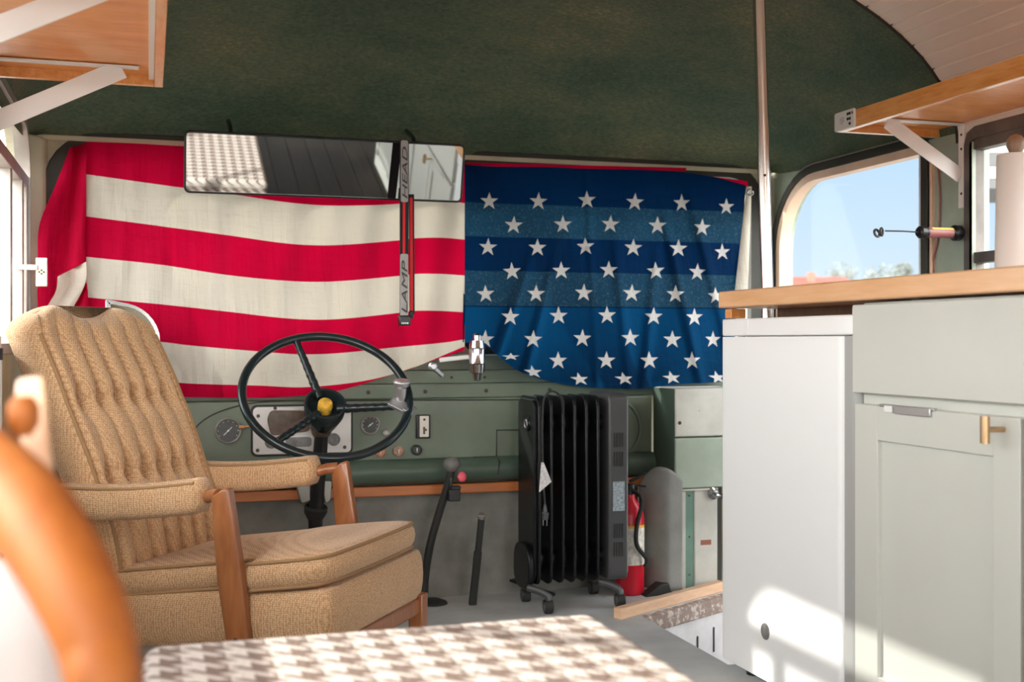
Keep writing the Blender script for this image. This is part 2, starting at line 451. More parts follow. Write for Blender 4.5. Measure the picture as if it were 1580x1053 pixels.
def offset_loop(loop, d):
    n = len(loop); out = []
    for i in range(n):
        a = Vector(loop[i-1]); c = Vector(loop[(i+1)%n]); t = (c-a)
        if t.length < 1e-9: t = Vector((1,0))
        t.normalize(); nn = Vector((t.y, -t.x)); p = Vector(loop[i])
        out.append((p.x+nn.x*d, p.y+nn.y*d))
    return out
def band(mb, fn, loop, d_in, d_out, h0, h1):
    """a flat ring following the loop between offsets, from height h0 to h1"""
    a = offset_loop(loop, d_in); b = offset_loop(loop, d_out); n = len(loop)
    rings = [[fn(*p, h0) for p in a], [fn(*p, h1) for p in a], [fn(*p, h1) for p in b], [fn(*p, h0) for p in b], [fn(*p, h0) for p in a]]
    mb.loft(rings, True, False)
# ---------------- floor
HX, HY0, HY1 = 1.35, 2.56, 3.02
mb = MB(); mb.box((XL-.05, 2.3, -.06), (HX, YF, 0)); mb.box((HX, 2.3, -.06), (XR+.05, HY0, 0)); mb.box((HX, 3.585, -.06), (XR+.05, YF, 0))
mb.add([(HX,3.10,0),(HX,3.585,0),(XR+.05,3.585,0),(HX,3.10,-.06),(HX,3.585,-.06),(XR+.05,3.585,-.06)], [(0,1,2),(3,5,4),(0,2,5,3),(0,3,4,1),(1,4,5,2)])
struct(mb.build('floor', 'floor', smooth=0))
mb = MB()
xx = XL-.05
while xx < XR+.05:
    mb.box((xx, YB-.05, -.06), (min(xx+.12, XR+.05), 2.3, -.001)); xx += .123
struct(mb.build('floor', 'floorwood', bevel=.001, smooth=0))
# stairwell well: riser board under the far edge, step, sides
mb = MB()
mb.add([(HX,3.10,-.045),(XR,3.56,-.045),(XR,3.56,-.62),(HX,3.10,-.62),(HX,3.115,-.045),(XR,3.575,-.045),(XR,3.575,-.62),(HX,3.115,-.62)],
       [(0,1,2,3),(4,7,6,5),(0,4,5,1),(3,2,6,7),(0,3,7,4),(1,5,6,2)])
mb.box((HX-.02, HY0, -.62), (HX, 3.10, -.06)); mb.box((HX, HY0-.02, -.62), (XR, HY0, -.06))
mb.box((HX-.02, HY0-.02, -.64), (XR+.05, 3.6, -.62)); mb.box((XR, HY0-.02, -.64), (XR+.05, 3.6, -.06))
struct(mb.build('trim_1', 'stepwhite', smooth=0))
mb = MB(); 
for (a, b) in (((1076,982),(1076,1002)), ((1101,968),(1101,1006))):
    def onriser(px, py):
        d = ray(px, py); # plane through (HX,3.0),(XR,3.17)
        nx, ny = .46, -(XR-HX); c0 = nx*HX+ny*3.10
        t = (c0+ .004*0)/(nx*d[0]+ny*d[1]); return Vector((d[0]*t, d[1]*t-.003, CZ+d[2]*t))
    mb.tube([onriser(*a), onriser(*b)], .0022, 6)
struct(mb.build('trim_1', 'rubber'))
mb = MB(); mb.beam((HX-.02,3.078,-.028), (1.82,3.345,-.028), .035, .05)
struct(mb.build('trim_2', 'rust', bevel=.006))
# ---------------- front wall with two windscreen openings
fnF = lambda u, v, d: (u, YF+d, v)
WZ0, WZ1 = .78, 1.39
mb = MB()
Lloop = rrect(-.265, .985, WZ0, WZ1, [.10,.04,.04,.13], 7); Rloop = rrect(1.035, 2.09, WZ0, WZ1, [.04,.10,.10,.04], 7)
plate(mb, fnF, XL, 1.01, .60, 1.46, Lloop, 8, .06); plate(mb, fnF, 1.01, XR, .60, 1.46, Rloop, 8, .06)
mb.box((XL, YF, -.06), (XR, YF+.06, .60)); mb.box((XL, YF, 1.46), (XR, YF+.06, 1.95))
struct(mb.build('wall_front', 'cream', smooth=0))
for k, lp in ((1, Lloop), (2, Rloop)):
    mb = MB(); band(mb, fnF, lp, -.012, .038, -.014, .02)
    w = struct(mb.build('window_%d' % k, 'gasket', bevel=.004))
    g = MB(); g.prism(offset_loop(lp, .001), fnF, .022, .027)
    g.build('pane', 'glass', w, smooth=0)
# lower firewall, slightly proud of the wall
mb = MB(); mb.box((XL, 3.50, 0), (1.52, YF, .42))
struct(mb.build('wall_front', 'firewall', smooth=0))
# ---------------- side walls
fnR = lambda u, v, d: (XR+d, u, v)
fnL = lambda u, v, d: (XL-d, u, v)
def boxwall(mb, side, y0, y1, z0, z1):
    if side == 'R': mb.box((XR, y0, z0), (XR+.06, y1, z1))
    else: mb.box((XL-.06, y0, z0), (XL, y1, z1))
mbR = MB(); mbL = MB()
DR = rrect(2.885, 3.735, .50, 1.352, [.03,.08,.24,.03], 10)
plate(mbR, fnR, 2.78, YF+.06, .42, 1.46, DR, 11, .05)
wB = rrect(1.72, 2.70, .93, 1.352, .015, 2); plate(mbR, fnR, 1.55, 2.78, .42, 1.46, wB, 3, .05)
wC = rrect(.40, 1.40, .93, 1.40, .04, 3); plate(mbR, fnR, .22, 1.55, .42, 1.46, wC, 4, .05)
wD = rrect(-.95, .05, .93, 1.40, .04, 3); plate(mbR, fnR, -1.12, .22, .42, 1.46, wD, 4, .05)
wE = rrect(-2.3, -1.3, .93, 1.40, .04, 3); plate(mbR, fnR, YB, -1.12, .42, 1.46, wE, 4, .05)
boxwall(mbR, 'R', YB, HY0-.02, -.06, .42); boxwall(mbR, 'R', 3.6, YF+.06, -.06, .42); boxwall(mbR, 'R', 3.14, 3.6, .0, .42)
struct(mbR.build('wall_right', 'sage_old', smooth=0))
LA = rrect(2.81, 3.655, .78, 1.40, [.02,.02,.15,.02], 8); plate(mbL, fnL, 2.70, YF+.06, .42, 1.46, LA, 9, .05)
LB = rrect(1.20, 2.58, .74, 1.40, .04, 3); plate(mbL, fnL, 1.1, 2.70, .42, 1.46, LB, 4, .05)
LC = rrect(-.30, 1.02, .74, 1.40, .04, 3); plate(mbL, fnL, -.4, 1.1, .42, 1.46, LC, 4, .05)
LD = rrect(-2.2, -.55, .74, 1.40, .04, 3); plate(mbL, fnL, YB, -.4, .42, 1.46, LD, 4, .05)
boxwall(mbL, 'L', YB, YF+.06, -.06, .42)
struct(mbL.build('wall_left', 'cream', smooth=0))
# unseen back wall, its wide doorway left open to let sky light in
mb = MB(); mb.box((XL, YB-.06, -.06), (.1, YB, 1.95)); mb.box((1.75, YB-.06, -.06), (XR, YB, 1.95)); mb.box((.1, YB-.06, 1.62), (1.75, YB, 1.95))
struct(mb.build('wall_back', 'cream', smooth=0))
# windows: frame + panes
def window(k, fn, loop, bars, mat, gmat='glass', din=-.004, dout=.022, h0=-.012, h1=.03, glass=True, mitre=None):
    mb = MB(); band(mb, fn, loop, din, dout, h0, h1)
    for (u0, u1, v0, v1, a, b) in bars:
        P = [fn(u, v, d) for d in (a, b) for (u, v) in ((u0,v0),(u1,v0),(u1,v1),(u0,v1))]
        mb.add(P, [(0,3,2,1),(4,5,6,7),(0,1,5,4),(1,2,6,5),(2,3,7,6),(3,0,4,7)])
    w = struct(mb.build('window_%d' % k, mat, bevel=.002))
    if glass:
        g = MB(); g.prism(offset_loop(loop, .001), fn, .020, .024); g.build('pane', gmat, w, smooth=0)
    return w
window(3, fnL, LA, [(2.81,3.655,1.232,1.266,-.008,.03), (3.23,3.262,.78,1.24,-.004,.03), (3.46,3.49,.78,1.24,-.010,.03), (3.60,3.64,.78,1.24,-.008,.03)], 'alu')
window(4, fnL, LB, [(1.2,2.58,1.30,1.325,-.008,.03), (1.87,1.90,.74,1.30,-.008,.03)], 'alu')
window(5, fnL, LC, [(-.3,1.02,1.30,1.325,-.008,.03)], 'alu')
window(6, fnL, LD, [(-2.2,-.55,1.30,1.325,-.008,.03)], 'alu')
# door window: peach trim inside dark gasket
w7 = window(7, fnR, DR, [], 'peach', din=-.012, dout=.016, h0=-.012)
DG = rrect(2.925, 3.735, .50, 1.352, [.03,.08,.24,.03], 10)
g = MB(); band(g, fnR, DG, .014, .042, -.018, 0)
g.build('gasket', 'gasket', w7, bevel=.005)
g = MB(); band(g, fnR, DG, .042, .047, -.012, 0)
g.build('seal_lip', 'alu', w7)
g = MB(); g.box((XR-.016, 2.913, .5), (XR+.02, 2.922, 1.35)); g.build('side_strip', 'white_metal', w7)
window(8, fnR, wB, [(1.72,2.70,1.005,1.035,-.006,.03), (1.72,2.70,1.318,1.352,-.006,.03), (2.14,2.165,1.03,1.335,-.004,.02)], 'alu_dark', dout=.030)
window(9, fnR, wC, [(.4,1.4,1.15,1.17,-.006,.03)], 'alu_dark')
window(10, fnR, wD, [(-.95,.05,1.15,1.17,-.006,.03)], 'alu_dark')
window(11, fnR, wE, [(-2.3,-1.3,1.15,1.17,-.006,.03)], 'alu_dark')
# ---------------- ceiling: beadboard vault + rough green front cap
def zc(x):
    u = max(-1, min(1, (x-XC)/HW)); return 1.35+.55*math.sqrt(max(0, 1-u*u))
YC = 2.77
prof = []
# walk the arc, boards 9 cm wide with a V groove and a centre bead
N = 900; pts = []
for i in range(N+1):
    a = PI-PI*i/N; pts.append(Vector((XC+HW*math.cos(a), 0, 1.35+.55*math.sin(a))))
s = 0; prof = []
for i, p in enumerate(pts):
    if i: s += (pts[i]-pts[i-1]).length
    a = PI-PI*i/N; nn = Vector((math.cos(a)/HW, 0, math.sin(a)/.55)).normalized()
    q = (s % .088)/.088; d = 0
    if q < .05: d = .004
    elif .47 < q < .50 or .53 < q < .56: d = .0025
    prof.append(p+nn*d)
mb = MB()
mb.loft([[(p.x, YB, p.z) for p in prof], [(p.x, YC, p.z) for p in prof]], False, False)
mb.loft([[(p.x, YC, p.z) for p in prof[::6]], [(XC+(p.x-XC)*1.03, YC, p.z+.04) for p in prof[::6]]], False, False)
struct(mb.build('ceiling', 'board', smooth=20, fixn=False))
mb = MB()
def capfn(u, v):
    a = PI-PI*u; x = XC+HW*math.cos(a)*1.001; z0 = 1.35+.55*math.sin(a)+.004
    # quarter-round nose toward the windscreen
    q = v*PI/2; y = YC-.01+(YF-YC+.0)*math.sin(q); zz = 1.402
    z = zz+(z0-zz)*math.cos(q) if z0 > zz else zz+(z0-zz)*math.cos(q)
    return (x, y, z)
mb.grid(120, 40, capfn)
struct(mb.build('ceiling', 'green', smooth=60, fixn=False))
mb = MB(); mb.tube([(prof[i].x, YC, prof[i].z-.002) for i in range(0, N+1, 6)], .005, 8)
struct(mb.build('trim_3', 'gasket'))
mb = MB(); mb.box((XL+.02, YF-.018, 1.396), (XR-.02, YF, 1.412)); struct(mb.build('trim_4', 'cream', bevel=.003))
# left front pillar
mb = MB(); mb.prism([(0,0),(.05,0),(.03,.06),(0,.09)], lambda a,b,d: (XL+a, YF-b, d), .42, 1.40); struct(mb.build('trim_5', 'cream', bevel=.006))
# wood strips
mb = MB(); mb.box((XL+.02, 3.462, .322), (1.54, 3.50, .352)); struct(mb.build('trim_6', 'trimwood', bevel=.003))
mb = MB()
A0 = Vector(onZ(930, 957, 0)); B0 = Vector(onZ(1097, 930, 0))
mb.beam((1.27, 3.072, .016), (1.73, 3.327, .016), .03, .032); struct(mb.build('trim_7', 'pine', bevel=.003))
# right post details (wire, rivets) on the wall between the windows
mb = MB(); mb.tube(smoothpath([(XR-.004,2.855,1.33),(XR-.006,2.84,1.22),(XR-.006,2.845,1.10),(XR-.005,2.87,1.02),(XR-.004,2.862,.95)], 6), .003, 6)
struct(mb.build('trim_8', 'redlabel'))
mb = MB()
for z in (.96,1.0,1.09,1.18,1.245,1.31): mb.lathe((XR, 2.74, z), (-1,0,0), [(0,.005),(.003,.004),(.004,.001)], 10)
for y in (2.70,): mb.box((XR-.012, y-.006, .93), (XR, y+.006, 1.34))
struct(mb.build('trim_9', 'sage_old'))
# metal threshold strip beside the lower pillar
# ================================================================== flag
flag = thing('stars_and_stripes_flag', 'large red and white striped flag with starry blue canton draped over the windscreen', 'flag', (.9, 3.6, .62))
def fY(py): 
    t = (py-215)/375; return 3.715-.222*max(0, min(1.0, t))
B_ = [  # stripe boundaries, (column, row)
 [(133,219),(200,221),(280,226),(400,236),(520,244),(616,250),(718,254)],
 [(133,269),(250,285.5),(366,301),(449,313),(516,317.5),(616,314.6),(639,309.5),(680,308),(718,314)],
 [(133,334),(250,349.5),(350,363),(449,376.5),(516,378.5),(616,371),(639,368),(680,367),(718,370)],
 [(133,396.5),(250,409),(350,424.5),(449,434),(516,434.5),(616,426),(639,423),(680,423),(718,425.5)],
 [(133,459),(250,470),(350,481),(449,492),(516,493),(616,483),(639,480),(680,480),(716,482)],
 [(133,520),(250,528),(290,533),(404,543),(461,547),(518,545.6),(603,537),(689,528.5),(716,524)],
 [(133,578),(250,588),(290,592),(404,595.5),(461,598),(518,594),(575,585.5),(632,570),(669,555),(716,535)],
 [(133,605),(250,611),(290,613),(404,614),(461,611),(518,604),(585,585),(650,563),(716,541)]]
def wr(px, py):
    """small folds of hanging cloth (metres, toward the camera positive)"""
    w = .006*math.sin(px*.055+.6*math.sin(py*.02))+.004*math.sin(px*.11+py*.016)+.004*math.sin(py*.045+px*.013)
    w += .010*math.exp(-((px-640-.06*(py-300))/14)**2)*math.sin((py-200)*.01)
    for (cx, k) in ((160,.9),(330,.5),(470,.6),(585,.8),(690,.8)):
        w += .006*k*math.exp(-((px-cx-(py-220)*.18)/16)**2)
    return w
def cloth_pt(px, py, off=0):
    Y = fY(py)-wr(px, py)-off
    return onY(px, py, Y)
mb = MB(); NU = 150
rowcol = [0,1,0,1,0,1,0]
for r in range(7):
    def fn(u, v, r=r):
        px = 133+(717-133)*u
        y0 = sinterp(B_[r], px); y1 = sinterp(B_[r+1], px)
        return cloth_pt(px, y0+(y1-y0)*v)
    mb.cur = rowcol[r]; mb.grid(NU, 10, fn)
mb.build('striped_field', ['flag_red','flag_white'], flag, smooth=80, fixn=False)
# canton
TOPC = [(717,254),(760,257),(850,258),(912,261),(1000,262.5),(1090,271),(1151,286)]
BOTC = [(714,528),(751,535),(775,555),(801,573),(857,591),(912,598),(986,600),(1040,594),(1130,589)]
def canton(u, v, off=0):
    # left edge 717->714, right edge 1151->1130
    pl = 717-3*v; pr = 1151-22*v
    px = pl+(pr-pl)*u; y0 = sinterp(TOPC, px); y1 = sinterp(BOTC, px); py = y0+(y1-y0)*v
    w = .005*math.sin(px*.05+py*.01)+.004*math.sin(py*.04)+.006*math.exp(-((px-905-(py-260)*.05)/6)**2)
    for (cx, sl, k, yy) in ((850,-.25,1,420),(955,.1,1,430),(1035,.22,1.3,380),(1080,.25,1,360),(800,-.35,1,450),(1010,-.1,.8,430)):
        if py > yy-90: w += .013*k*min(1,(py-yy+90)/90)*math.exp(-((px-cx-(py-yy)*sl)/8)**2)
    belly = .03*max(0, (py-480)/120)**2
    return onY(px, py, fY(py)-w-belly-off)
mb = MB(); mb.grid(260, 140, lambda u, v: canton(u, v))
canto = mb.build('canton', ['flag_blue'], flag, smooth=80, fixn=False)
# stars (embroidered, part of the canton)
ROWS = [[(175,218),(380,219),(582,213),(782,222),(977,226),(1163,241)],
 [(277,318),(482,315),(680,314),(876,320),(1062,328)],
 [(170,410),(376,412),(576,407),(775,412),(963,415),(1146,430)],
 [(270,511),(475,508),(673,505),(869,509),(1042,514)],
 [(160,605),(370,604),(569,600),(769,602),(951,606),(1118,612)],
 [(263,700),(464,696),(666,694),(860,699),(1030,702)],
 [(158,793),(358,794),(563,790),(763,788),(938,795),(1107,795)],
 [(265,866),(462,883),(663,882),(842,882),(1020,883)],
 [(358,930),(552,960),(737,958),(936,954),(1125,953)]]
def canton_uv(px, py):
    v = .5
    for _ in range(6):
        pl = 717-3*v; pr = 1151-22*v; u = (px-pl)/(pr-pl)
        y0 = sinterp(TOPC, px); y1 = sinterp(BOTC, px); v = (py-y0)/(y1-y0)
    return u, v
mb = MB()
for ri, row in enumerate(ROWS):
    for ci, (zx, zy) in enumerate(row):
        cx, cy = 690+zx/2.7, 230+zy/2.7
        R0 = 14.6; sq = 1.0; ro = random.uniform(-.06, .06)
        if ri == 8: sq = .72
        if (zx, zy) == (265,866): sq = .4
        if ci == 5: R0 *= .93
        NR = 6; out10 = []
        for k in range(10):
            an = PI/2+k*PI/5+ro; rr = R0 if k % 2 == 0 else R0*.39
            x = rr*math.cos(an)*(.92 if cx > 1050 else 1); y = -rr*math.sin(an)*sq
            if ri == 8: x += y*.3
            out10.append((x, y))
        edge = []                                   # outline with every edge cut in three
        for k in range(10):
            for q in range(3): edge.append(tuple(out10[k][i]+(out10[(k+1)%10][i]-out10[k][i])*q/3 for i in (0,1)))
        pts = []
        for rg in range(1, NR+1):
            for (ex, ey) in edge:
                uu, vv = canton_uv(cx+ex*rg/NR, cy+ey*rg/NR); pts.append(canton(max(.001,uu), min(.999,vv), .0022))
        uu, vv = canton_uv(cx, cy); pts.append(canton(uu, vv, .0022)); n = len(edge); ci_ = len(pts)-1
        mb.add(pts, [(k, (k+1)%n, ci_) for k in range(n)]+[(rg*n+k, rg*n+(k+1)%n, (rg+1)*n+(k+1)%n, (rg+1)*n+k) for rg in range(NR-1) for k in range(n)])
split_build(mb, 'star', 'flag_star', canto, smooth=0, fixn=False)
# white heading with grommet at the far right
mb = MB()
def head(u, v):
    x0 = 1152-15*v*1.35; px = x0+(8+12*v)*u+2*v; py = 288+162*v
    return onY(px, py, fY(py)-.002-.006*math.sin(u*3))
mb.grid(6, 20, head); hd = mb.build('heading', 'flag_white', flag, fixn=False, smooth=80)
mb = MB(); c = onY(1158, 297, fY(297)-.012); mb.torus(c, (0,-1,0), .010, .0032, 20, 8); mb.build('grommet', 'chrome', hd)
mb = MB(); mb.grid(20, 4, lambda u, v: onY(1088+66*u, 271+ (7+6*v)*u*1.0 + 3*v+2*u, fY(270)+.012)); mb.build('turned_corner', 'flag_red', flag, fixn=False, smooth=80)
mb = MB(); mb.grid(40, 3, lambda u, v: onY(719+340*u, 254+8*u+5*v*1-3, fY(250)+.012)); mb.build('turned_top_hem', 'flag_red', flag, fixn=False, smooth=80)
# folded end at the far left
mb = MB()
def polygrid(mb, L, R, n, m, mi, off=0, amp=.010, ph=0):
    """cloth strip between a left and a right polyline (same count), rows down"""
    Ls = smoothpath([(a, b, 0) for a, b in L], n); Rs = smoothpath([(a, b, 0) for a, b in R], n)
    mb.cur = mi; K = len(Ls)-1
    def fn(u, v):
        i = min(K, int(round(v*K))); a, b = Ls[i], Rs[i]; px = a.x+(b.x-a.x)*u; py = a.y+(b.y-a.y)*u
        return onY(px, py, fY(py)-off-amp*math.sin(u*PI*2+ph+v*2))
    mb.grid(m, K, fn)
polygrid(mb, [(108,228),(84,290),(61,346),(58,400),(58,470),(64,500)], [(132,222),(134,290),(134,350),(134,400),(136,460),(138,520)], 6, 12, 0, -.004)
polygrid(mb, [(110,228),(104,290),(94,350),(86,425)], [(134,221),(132,290),(131,350),(132,404)], 6, 8, 0, .022, .012, 1)
polygrid(mb, [(89,427),(86,450),(70,478),(60,500)], [(133,404),(133,430),(124,455),(98,500)], 6, 8, 1, .026, .012, 1)
polygrid(mb, [(129,440),(115,465),(102,495),(96,530)], [(134,436),(136,460),(137,495),(138,530)], 6, 6, 0, .020, .008, 2)
mb.build('folded_end', ['flag_red','flag_white'], flag, smooth=80, fixn=False)
# ================================================================== rear-view mirror
TLT = math.radians(14.5)
Pm = Vector(onY(500, 257, 3.50)); 
mx0 = onY(284, 250, 3.50)[0]; mx1 = onY(715, 265, 3.50)[0]
mcx, mhw, mhh = (mx0+mx1)/2, (mx1-mx0)/2, .090
mz = 1.309
mu = Vector((1,0,0)); mv = Vector((0,-math.sin(TLT),math.cos(TLT))); mn = Vector((0,-math.cos(TLT),-math.sin(TLT)))
mir = thing('cabin_mirror', 'wide black-framed rectangular rear-view mirror hanging in front of the striped flag', 'mirror', (mcx, 3.50, mz))
C0 = Vector((mcx, 3.50, mz))
fm = lambda a, b, d: tuple(C0+mu*a+mv*b+mn*d)
mb = MB(); lp = rrect(-mhw, mhw, -mhh, mhh, .016, 5)
mb.prism(lp, fm, -.02, -.001); band(mb, fm, lp, -.006, .0, -.002, .006); mb.build('mirror_frame', 'black', mir, bevel=.0015)
mb = MB(); mb.prism(rrect(-mhw+.005, mhw-.005, -mhh+.005, mhh-.005, .013, 5), fm, -.001, .002); mb.build('mirror_glass', 'mirror', mir, smooth=0)
mb = MB()
for sx in (-.28, .28):
    mb.tube([fm(sx, .02, -.018), (mcx+sx, 3.60, 1.43), (mcx+sx, 3.70, 1.47)], .007, 8)
split_build(mb, 'mounting_arm', 'black', mir)
# ================================================================== head lamp strap
YS = 3.425
hl = thing('headlamp', 'black and red headlamp strap with grey lettered grips hanging over the mirror', 'headlamp', onY(626, 500, YS))
def vstrip(mb, px0a, px1a, pya, px0b, px1b, pyb, Y, th):
    a0 = Vector(onY(px0a, pya, Y)); a1 = Vector(onY(px1a, pya, Y)); b0 = Vector(onY(px0b, pyb, Y)); b1 = Vector(onY(px1b, pyb, Y))
    d = Vector((0, th, 0))
    mb.add([a0,a1,b1,b0,a0+d,a1+d,b1+d,b0+d], [(0,1,2,3),(7,6,5,4),(0,4,5,1),(1,5,6,2),(2,6,7,3),(3,7,4,0)])
mb = MB(); vstrip(mb, 617,631,219, 617,630,490, YS, .003); vstrip(mb, 631,639,300, 632,640,485, YS+.014, .003)
mb.tube([onY(618,219,YS+.002), onY(630,219,YS+.002)], .006, 8)
split_build(mb, 'strap', 'strap_black', hl)
mb = MB(); vstrip(mb, 621.5,625.5,305, 621.5,625,395, YS-.001, .001); vstrip(mb, 632.5,636.5,305, 633,637.5,484, YS+.0125, .001); split_build(mb, 'red_stripe', 'strap_red', hl)
def grip(px0, px1, py0, py1, word):
    mb = MB(); P0 = onY(px0, py1, YS-.003); P1 = onY(px1, py0, YS-.003)
    mb.prism(rrect(P0[0], P1[0], P0[2], P1[2], .005, 4), lambda a,b,d: (a, YS-.003+d, b), -.004, .002)
    g = mb.build('lettered_grip', 'silicone', hl, bevel=.001)
    cu = bpy.data.curves.new('t', 'FONT'); cu.body = word; cu.size = 1; cu.extrude = .02; cu.shear = .25
    to = bpy.data.objects.new('t', cu); COL.objects.link(to)
    dg = bpy.context.evaluated_depsgraph_get(); me = bpy.data.meshes.new_from_object(to.evaluated_get(dg))
    bpy.data.objects.remove(to)
    xs = [v.co.x for v in me.vertices]; ys = [v.co.y for v in me.vertices]
    w, h = max(xs)-min(xs), max(ys)-min(ys); x0, y0 = min(xs), min(ys)
    W = abs(P1[2]-P0[2])*.84; H = abs(P1[0]-P0[0])*.72; cx = (P0[0]+P1[0])/2; cz = (P0[2]+P1[2])/2-.03*W
    o3 = Vector(ORG[g.name])
    for v in me.vertices:
        a = ((v.co.x-x0)/w-.5)*W; b = ((v.co.y-y0)/h-.5)*H
        v.co = Vector((cx-b, YS-.0085+v.co.z*.03, cz+a))-o3
    me.materials.append(M['letter']); lo = bpy.data.objects.new('lettering', me); COL.objects.link(lo); lo.parent = g; ORG[lo.name] = tuple(o3)
grip(618.5, 629.5, 217, 312, 'HEAD'); grip(617.5, 629.5, 392, 489, 'LAMP')
mb = MB(); a = onY(616, 503, YS-.012); b_ = onY(634, 487, YS-.012)
mb.box((a[0], YS-.014, a[2]), (b_[0], YS+.012, b_[2])); lampb = mb.build('lamp_body', 'black', hl, bevel=.004)
mb = MB(); c = onY(637, 490, YS); mb.lathe((c[0]-.004, YS+.002, c[2]-.004), (0,0,1), [(0,.006),(.02,.008),(.024,.005)], 12); mb.build('switch_knob', 'rubber', hl)
mb = MB()
for k in range(4):
    p = onY(620.5+k*2.8, 499.0, YS-.0147); mb.box((p[0]-.002, YS-.0152, p[2]-.002), (p[0]+.002, YS-.0140, p[2]+.002))
split_build(mb, 'printed_mark', 'white', lampb)
# ================================================================== dashboard
dash = thing('dashboard', 'olive green painted metal dashboard under the windscreen behind the steering wheel', 'dashboard', (.6, 3.5, .42))
YD = 3.47
mb = MB(); mb.box((XL+.005, YD, .43), (1.555, YF-.002, .612)); 
mb.build('dash_panel', 'dash', dash, bevel=.004)
mb = MB(); mb.box((XL+.005, YD+.05, .612), (XR-.01, YF-.002, .655)); mb.box((XL+.005, YD+.10, .655), (XR-.01, YF-.002, .695)); mb.box((XL+.005, YD+.16, .695), (XR-.01, YF-.02, .745))
tr_ = mb.build('top_rail', 'dash', dash, bevel=.004)
mb = MB()
for px in (568, 656, 750, 848): 
    p = onY(px, 604 if px != 848 else 606, YD+.05); mb.lathe((p[0], YD+.05, .634), (0,-1,0), [(0,.0065),(.004,.006),(.006,.003)], 8)
for px in (697, 748):
    p = onY(px, 579, YD+.10); mb.lathe((p[0], YD+.10, .675), (0,-1,0), [(0,.005),(.004,.004)], 8)
split_build(mb, 'bolt', 'screw', tr_)
# rolled lower lip
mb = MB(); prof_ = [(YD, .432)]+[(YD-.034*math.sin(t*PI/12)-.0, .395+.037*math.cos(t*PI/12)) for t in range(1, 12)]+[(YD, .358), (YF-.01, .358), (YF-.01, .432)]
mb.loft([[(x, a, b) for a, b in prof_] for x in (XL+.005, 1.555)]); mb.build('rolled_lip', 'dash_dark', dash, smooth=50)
# seams of glove box
mb = MB()
for path in ([(766,706),(766.5,664),(806,664)], [(730,706),(766,705),(770,712),(768,733)]):
    mb.tube([Vector(onY(*p, YD-.001)) if p[1] < 707 else Vector((onY(*p, YD-.03)[0], YD-.0335, onY(*p, YD-.03)[2])) for p in path], .0022, 6)
mb.tube(smoothpath([onY(*p, YD-.001) for p in ((296,668),(312,650),(340,635),(380,624),(430,619),(560,618),(806,617))], 6), .002, 6)
split_build(mb, 'panel_seam', 'gasket', dash)
# round duct cover at the right end
mb = MB(); c = onY(930, 668, YD)
mb.torus((c[0]+.035, YD-.002, .508), (0,-1,0), .094, .005, 40, 8); mb.lathe((c[0]+.035, YD, .508), (0,-1,0), [(0,.088),(.006,.086),(.012,.06)], 36)
mb.build('duct_cover', 'dash', dash)
# instrument plate
ip = thing('instrument_plate', 'pale rounded instrument plate with brown gauge window behind the steering wheel', 'instrument panel', onY(466, 665, YD))
P0 = onY(390, 702, YD); P1 = onY(541, 626, YD)
mb = MB(); mb.prism(rrect(P0[0], P1[0], P0[2], P1[2], .014, 5), lambda a,b,d: (a, YD-.002-d, b), 0, .008); mb.build('plate', 'plate', ip, bevel=.0015)
mb = MB(); mb.prism(rrect(P0[0]-.006, P1[0]+.006, P0[2]-.006, P1[2]+.006, .017, 5), lambda a,b,d: (a, YD-.001-d, b), 0, .003); mb.build('plate_gasket', 'rubber', ip)
q0 = onY(411, 672, YD); q1 = onY(482, 633, YD)
mb = MB(); mb.prism(round_poly([(q0[0]+.012,q0[2]),(q1[0]-.012,q0[2]+.01),(q1[0]+.006,q1[2]-.012),(q1[0]-.03,q1[2]),(q0[0]+.01,q1[2]+.002),(q0[0],q1[2]-.025)], .012), lambda a,b,d: (a, YD-.010-d, b), 0, .012)
mb.build('gauge_window', 'brown', ip, bevel=.002)
for (px, py) in ((418,682),(514,678)):
    p = onY(px, py, YD); mb = MB(); mb.lathe((p[0], YD-.010, p[2]), (0,-1,0), [(0,.019),(.006,.019),(.007,.014),(.004,.013)], 24); mb.build('small_dial', 'greydial', ip)
q0 = onY(440, 690, YD); q1 = onY(480, 674, YD)
mb = MB(); mb.prism(rrect(q0[0], q1[0], q0[2], q1[2], .01, 4), lambda a,b,d: (a, YD-.010-d, b), 0, .004); mb.build('grey_dial_window', 'greydial', ip)
mb = MB()
for (px, py) in ((397,695),(440,695),(531,690),(424,630),(398,642)):
    p = onY(px, py, YD); mb.lathe((p[0], YD-.010, p[2]), (0,-1,0), [(0,.0055),(.002,.005)], 10)
split_build(mb, 'screw', 'screw', ip)
def gauge(name, label, px, py, r, needle, ring='dialring'):
    p = Vector(onY(px, py, YD)); t = thing(name, label, 'gauge', tuple(p))
    mb = MB(); mb.torus((p.x, YD-.004, p.z), (0,-1,0), r, .0035, 36, 8); mb.build('bezel', ring, t)
    mb = MB(); mb.lathe((p.x, YD-.001, p.z), (0,-1,0), [(0,r),(.002,r*.96)], 36); f = mb.build('dial_face', 'dial', t)
    mb = MB(); mb.beam((p.x-needle[0]*r*.6, YD-.0045, p.z-needle[1]*r*.6), (p.x+needle[0]*r*.5, YD-.0045, p.z+needle[1]*r*.5), .002, .002, (0,1,0))
    for k in range(9):
        a = math.radians(210-k*30); mb.box((p.x+r*.8*math.cos(a)-.001, YD-.004, p.z+r*.8*math.sin(a)-.001), (p.x+r*.8*math.cos(a)+.001, YD-.003, p.z+r*.8*math.sin(a)+.001))
    mb.lathe((p.x, YD-.003, p.z), (0,-1,0), [(0,.003),(.003,.002)], 8)
    mb.build('needle', 'white_plastic', f)
    return t
g1 = gauge('dash_gauge', 'larger dark round gauge with a cable, between armchair back and instrument plate', 352, 665, .035, (.6,.6))
